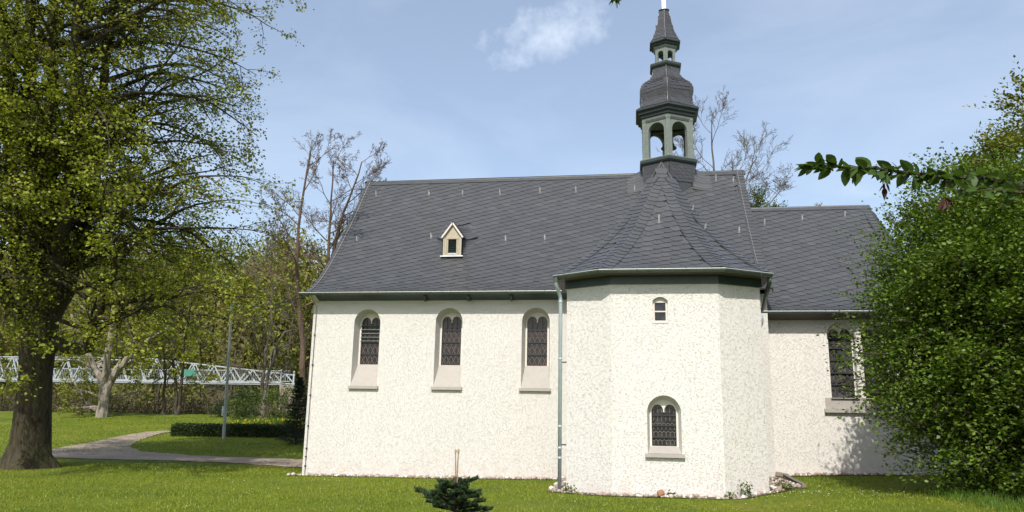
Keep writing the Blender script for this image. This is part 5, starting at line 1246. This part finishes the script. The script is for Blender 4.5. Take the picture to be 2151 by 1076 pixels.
# ---- hedge, flower bed, pole, conifers, shrub
def hedge():
    a, b = hit(358, 917), hit(622, 921); L = np.linalg.norm((b-a)[:2]); d = (b-a)/L; nrm = np.array([-d[1], d[0], 0]); t = thing('box_hedge', 'low clipped dark box hedge round the flower bed', 'hedge', tuple(a)); h = .55
    m = MB(); P = []; A = []
    k = 24
    for i in range(k):
        p = a+d*(L*i/k); q = a+d*(L*(i+1)/k); z0 = gz(p[0], p[1])-.1; hh_ = h-.08+RNG.uniform(-.03, .03)
        m.add([tuple(x) for x in (p*[1, 1, 0]+[0, 0, z0], q*[1, 1, 0]+[0, 0, z0], q*[1, 1, 0]+nrm*.55+[0, 0, z0], p*[1, 1, 0]+nrm*.55+[0, 0, z0], p*[1, 1, 0]+[0, 0, z0+.1+hh_], q*[1, 1, 0]+[0, 0, z0+.1+hh_], q*[1, 1, 0]+nrm*.55+[0, 0, z0+.1+hh_], p*[1, 1, 0]+nrm*.55+[0, 0, z0+.1+hh_])], [(0, 1, 5, 4), (4, 5, 6, 7), (2, 3, 7, 6), (1, 2, 6, 5), (3, 0, 4, 7)])
    m.build('core', 'leaf_box', t)
    for i in range(9000):
        u = RNG.random()*L; p = a+d*u; z0 = gz(p[0], p[1])
        if RNG.random() < .6: q = p*[1, 1, 0]+nrm*RNG.uniform(-.06, .02)+[0, 0, z0+RNG.random()*h]
        else: q = p*[1, 1, 0]+nrm*RNG.uniform(0, .58)+[0, 0, z0+h+RNG.uniform(-.07, .05)]
        P.append(q); A.append(RNG.normal(size=3)+np.array([0, -.6, .3]))
    o = leaf_mesh('foliage', np.array(P), np.array(A), RNG.uniform(.05, .11, len(P)), 'leaf_box', t); o['kind'] = 'stuff'
    # flowering grass behind it
    P = []; A = []; FP = []; FA = []
    for i in range(9000):
        u = RNG.uniform(.2, 1.0)*L; w_ = RNG.uniform(.7, 6.5); p = a+d*u+nrm*w_; z = gz(p[0], p[1]); P.append([p[0], p[1], z]); A.append(RNG.normal(size=3)*.28+np.array([0, 0, 1]))
        if RNG.random() < .022:
            for j in range(5): FP.append([p[0], p[1], z+.42]); FA.append(RNG.normal(size=3))
    o = leaf_mesh('meadow', np.array(P), np.array(A), RNG.uniform(.3, .62, len(P)), 'blade_tall', None, width=.10, flat=0); tag(o, 'tall bright green grass bed with yellow flowers behind the box hedge', 'flower bed', kind='stuff')
    f = leaf_mesh('yellow_flowers', np.array(FP), np.array(FA), .10, 'petal_yellow', o); f['kind'] = 'stuff'
hedge()
def pole():
    b = hit(470, 922); D = float((b-CAM)@FW); top = at_d(487, 637, D); t = thing('cable_pole', 'thin grey metal pole with a cable running to the chapel eaves', 'pole', tuple(b))
    b2 = b.copy(); b2[2] -= .3; MB().tube([b2, b+(top-b)*.5, top], [.085, .07, .055], 10).build('mast', 'pole_metal', t)
    c = b+(top-b)*.20; MB().box(c[0]-.13, c[0]-.05, c[1]-.1, c[1]+.1, c[2]-.2, c[2]+.25).build('switch_box', 'pole_metal', t)
    MB().tube([top-[.12, 0, 0], top+[.16, 0, 0.02]], .03, 6).build('cap', 'pole_metal', t)
    e = np.array([-9.9, 21.7, 5.15]); m = MB(); m.tube([top*(1-q)+e*q-np.array([0, 0, .9*q*(1-q)]) for q in np.linspace(0, 1, 14)], .018, 5); tag(m.build('overhead_cable', 'iron'), 'thin black cable from the grey pole to the chapel gutter end', 'cable')
pole()
def conifer(name, label, base, h, r, mat, n, size, top=0.0, group=None):
    t = thing(name, label, 'tree', tuple(base)); m = MB(); m.tube([base-np.array([0, 0, .1]), base+np.array([0, 0, h])], [.012*h+.02, .008], 7, caps=False); P = []; A = []
    whorls = int(h/.10)
    for wv in range(whorls):
        q = (wv+.5)/whorls
        if q > 1-top: continue
        z = h*q; rr = r*(1-q)**.8*RNG.uniform(.8, 1.2)+.05; k = 7
        for j in range(k):
            a = 2*pi*j/k+RNG.uniform(-.4, .4); d = np.array([cos(a), sin(a), RNG.uniform(-.05, .35)]); e = base+np.array([0, 0, z])+d*rr; s0 = base+np.array([0, 0, z]); m.tube([s0, e], [.012, .004], 3, caps=False)
            for i in range(n):
                f = RNG.uniform(.12, 1); p = s0+(e-s0)*f; side = np.cross(d, [0, 0, 1.0])*RNG.normal()*.22*rr*(1.1-f); P.append(p+side); A.append(d*.6+RNG.normal(size=3)*.6)
    m.build('trunk_and_branches', 'bark_dark', t); o = leaf_mesh('needles', np.array(P), np.array(A), size*np.ones(len(P))*RNG.uniform(.6, 1.2, len(P)), mat, t, width=.22, flat=0); o['kind'] = 'stuff'
    return t
conifer('young_conifer', 'dark narrow conifer standing close to the chapel corner', hit(621, 934), 2.9, .75, 'needle_dark', 46, .10)
c0 = at_y(562, 868, 42.0); c0[2] = gz(c0[0], c0[1]); blob_tree('shrub', 'round leafy green shrub behind the flower bed', c0, [(c0[0], c0[1], c0[2]+1.1, 1.7, 1.2, 1.25), (c0[0]-1.1, c0[1], c0[2]+.8, 1.1, .9, .9), (c0[0]+1.2, c0[1]+.3, c0[2]+1.2, 1.1, .9, 1.2)], 900, 8, .11, 'leaf_shrub', 'bark_dark', [(0, 0, 1.6, .05), (.5, .1, 1.7, .05), (-.5, 0, 1.5, .05)], cat='shrub', spray=.45)
c1 = at_y(492, 850, 47.0); c1[2] = gz(c1[0], c1[1]); blob_tree('shrub', 'dark low evergreen shrub under the footbridge end', c1, [(c1[0], c1[1]+1, c1[2]+.8, 1.8, 1.0, .95)], 420, 8, .13, 'leaf_box', 'bark_dark', [(0, 0, 1.2, .05)], cat='shrub', spray=.4)

# ---- young spruce in the foreground
def spruce():
    b = at_d(958, 1000, 8.2); base = np.array([b[0], b[1], gz(b[0], b[1])]); top = at_d(961, 950, 8.2)[2]; h = top-base[2]
    t = thing('young_spruce', 'young dark spruce with two bare leader shoots in the foreground lawn', 'tree', tuple(base)); m = MB(); P = []; A = []
    m.tube([base-[0, 0, .1], base+[0, 0, h*.80]], [.026, .012], 7)
    def needles(p0, p1, n, ln):
        d = p1-p0; L = np.linalg.norm(d); d = d/L; x = np.cross(d, [0, 0, 1.0]); x /= np.linalg.norm(x)+1e-9; y = np.cross(x, d)
        for i in range(n):
            f = RNG.random(); a = RNG.uniform(-.5, pi+.5); P.append(p0+(p1-p0)*f); A.append(d*.75+(x*cos(a)+y*sin(a))*.8)
    levels = [(.70, .25, 7), (.63, .31, 8), (.54, .40, 9), (.42, .50, 9), (.30, .60, 9), (.18, .64, 8)]
    for q, r, k in levels:
        for j in range(k):
            a = 2*pi*j/k+RNG.uniform(-.3, .3); up = RNG.uniform(.10, .55) if q > .5 else RNG.uniform(-.05, .35); d = np.array([cos(a), sin(a), up]); s0 = base+[0, 0, h*q+RNG.uniform(-.03, .03)]; L = r*RNG.uniform(.75, 1.15); e = s0+d*L
            m.tube([s0, (s0+e)/2-[0, 0, .01], e], [.010, .007, .004], 4, caps=False); needles(s0+(e-s0)*.1, e, int(330*L/.4), .02)
            for i in range(8):
                f = RNG.uniform(.2, .92); s1 = s0+(e-s0)*f; sd = np.cross(d, [0, 0, 1.0])*(1 if i % 2 else -1); e1 = s1+(d*.6+sd*.75+RNG.normal(size=3)*.12)*L*.42*(1.15-f); m.tube([s1, e1], [.005, .003], 3, caps=False); needles(s1, e1, int(330*np.linalg.norm(e1-s1)/.2), .02)
    m.build('trunk_and_branches', 'bark_dark', t)
    o = leaf_mesh('needles', np.array(P), np.array(A), .036*RNG.uniform(.7, 1.3, len(P)), 'needle', t, width=.17, flat=0); o['kind'] = 'stuff'
    for px0, px1, py1 in ((957, 957, 948), (960, 963, 947)):
        s0 = at_d(px0, 1003, 8.2); e = at_d(px1, py1, 8.2); mm = MB(); mm.tube([base+[0, 0, h*.66], s0, (s0+e)/2, e], [.012, .010, .008, .007], 6); mm.lathe([(.004, e[2]-.03), (.013, e[2]-.01), (.012, e[2]+.012), (.003, e[2]+.02)], (e[0], e[1]), 6); mm.build('leader_shoot', 'stake_wood', t)
spruce()

# ---- weeds by the apse foot
def weed(label, x, y, h, n, wide):
    z = gz(x, y); t = thing('weed', label, 'plant', (x, y, z), 'weeds in the pebbles'); m = MB(); P = []; A = []
    for k in range(7):
        a = RNG.uniform(0, 2*pi); e = np.array([x+cos(a)*wide*RNG.random(), y+sin(a)*wide*.5*RNG.random(), z+h*RNG.uniform(.6, 1)]); m.tube([(x, y, z-.02), e], [.006, .003], 4)
        for j in range(n//7): P.append(np.array([x, y, z])+(e-np.array([x, y, z]))*RNG.uniform(.3, 1)+RNG.normal(size=3)*.03); A.append(RNG.normal(size=3)+[0, 0, .3])
    m.build('stems', 'leaf_shrub', t); o = leaf_mesh('leaves', np.array(P), np.array(A), .065, 'leaf_shrub', t); o['kind'] = 'stuff'
weed('largest leafy green weed at the right front foot of the apse', 2.42, 18.02, .34, 90, .22)
weed('low weed just left of the largest weed at the apse foot', 2.0, 17.78, .17, 45, .16)
weed('low weed beside the dark stone edging', 3.3, 18.4, .16, 70, .3)
weed('dark low weed beside the foot of the downpipe', -1.55, 18.25, .15, 50, .22)
weed('small weed right of the round reddish stone', 0.72, 17.72, .12, 35, .14)

# ---- grass
def inside_chapel(x, y):
    a = (x > -10.0) & (x < 8.0) & (y > 21.58); b = (x > -2.05) & (x < 3.8) & (y > 18.3); c = (x > -0.95) & (x < 2.4) & (y > 17.55); d = (x > -2.0) & (x < 3.7) & (y > 17.55+np.abs(x-0.7-np.clip(x-0.7, -1.5, 1.5))*.55)
    return a | b | c | d
def on_path(x, y): return (y > 23.8) & (x < -9) & (np.abs(y-26.0) < 1.6) & (x > -23)
def lawn():
    n = 200000; x = RNG.uniform(-24, 9.5, n); y = RNG.uniform(12.3, 24, n); k = ~inside_chapel(x, y); x, y = x[k], y[k]
    clump = 0.6+0.4*np.sin(x*2.1+np.sin(y*1.7)*2)*np.sin(y*2.6+x*.7)
    worn = (np.sin(x*.83+1.3*np.sin(y*.61))*np.sin(y*1.17+.8*np.sin(x*.43)) > .62) & (RNG.random(len(x)) < .75); x, y, clump = x[~worn], y[~worn], clump[~worn]
    h = RNG.uniform(.022, .066, len(x))*(0.65+.6*clump); P = np.stack([x, y, ground(x, y)-.004], -1); d = RNG.normal(size=(len(x), 3))*.45; d[:, 2] = 1; d = unit(d); s = unit(np.cross(d, RNG.normal(size=(len(x), 3))))
    w = RNG.uniform(.004, .008, len(x))[:, None]; V = np.stack([P-s*w, P+s*w, P+d*h[:, None]], 1).reshape(-1, 3); F = np.arange(3*len(x)).reshape(-1, 3)
    o = np_mesh('lawn_grass', V, F, 'blade'); tag(o, 'short mown green grass in front of the chapel', 'grass', kind='stuff')
    n = 70000; x = RNG.uniform(-36, -9.9, n); y = RNG.uniform(22, 48, n); k = ~on_path(x, y) & (x < -.55*y+2.5+12); x, y = x[k], y[k]
    h = RNG.uniform(.04, .09, len(x)); P = np.stack([x, y, ground(x, y)-.004], -1); d = RNG.normal(size=(len(x), 3))*.5; d[:, 2] = 1; d = unit(d); s = unit(np.cross(d, RNG.normal(size=(len(x), 3)))); w = RNG.uniform(.008, .016, len(x))[:, None]
    V = np.stack([P-s*w, P+s*w, P+d*h[:, None]], 1).reshape(-1, 3); o = np_mesh('park_grass', V, np.arange(3*len(x)).reshape(-1, 3), 'blade'); tag(o, 'grass of the park lawn left of the chapel', 'grass', kind='stuff')
    # rough grass in the shade of the hornbeam
    n = 9000; x = RNG.uniform(5.6, 12, n); y = RNG.uniform(13.2, 17.0, n); P = np.stack([x, y, ground(x, y)-.01], -1); d = RNG.normal(size=(n, 3))*.3; d[:, 2] = 1
    o = leaf_mesh('rough_grass', P, d, RNG.uniform(.06, .24, n), 'blade_tall', None, width=.06, flat=0); tag(o, 'long rough grass under the hornbeam thicket', 'grass', kind='stuff')
    # daisies
    n = 240; x = np.concatenate([RNG.uniform(-14, 8, n//2), RNG.normal(3.6, .7, n//4), RNG.normal(-22, 3, n//4)]); y = np.concatenate([RNG.uniform(13, 21, n//2), RNG.normal(17.2, .4, n//4), RNG.normal(33, 2, n//4)]); k = ~inside_chapel(x, y); x, y = x[k], y[k]
    P = np.repeat(np.stack([x, y, ground(x, y)+.05], -1), 5, 0); a = RNG.normal(size=P.shape); a[:, 2] *= .25
    o = leaf_mesh('daisies', P, a, .017, 'petal_white', None, width=.8, flat=.8); tag(o, 'tiny white daisies scattered over the lawn', 'flowers', kind='stuff')
lawn()
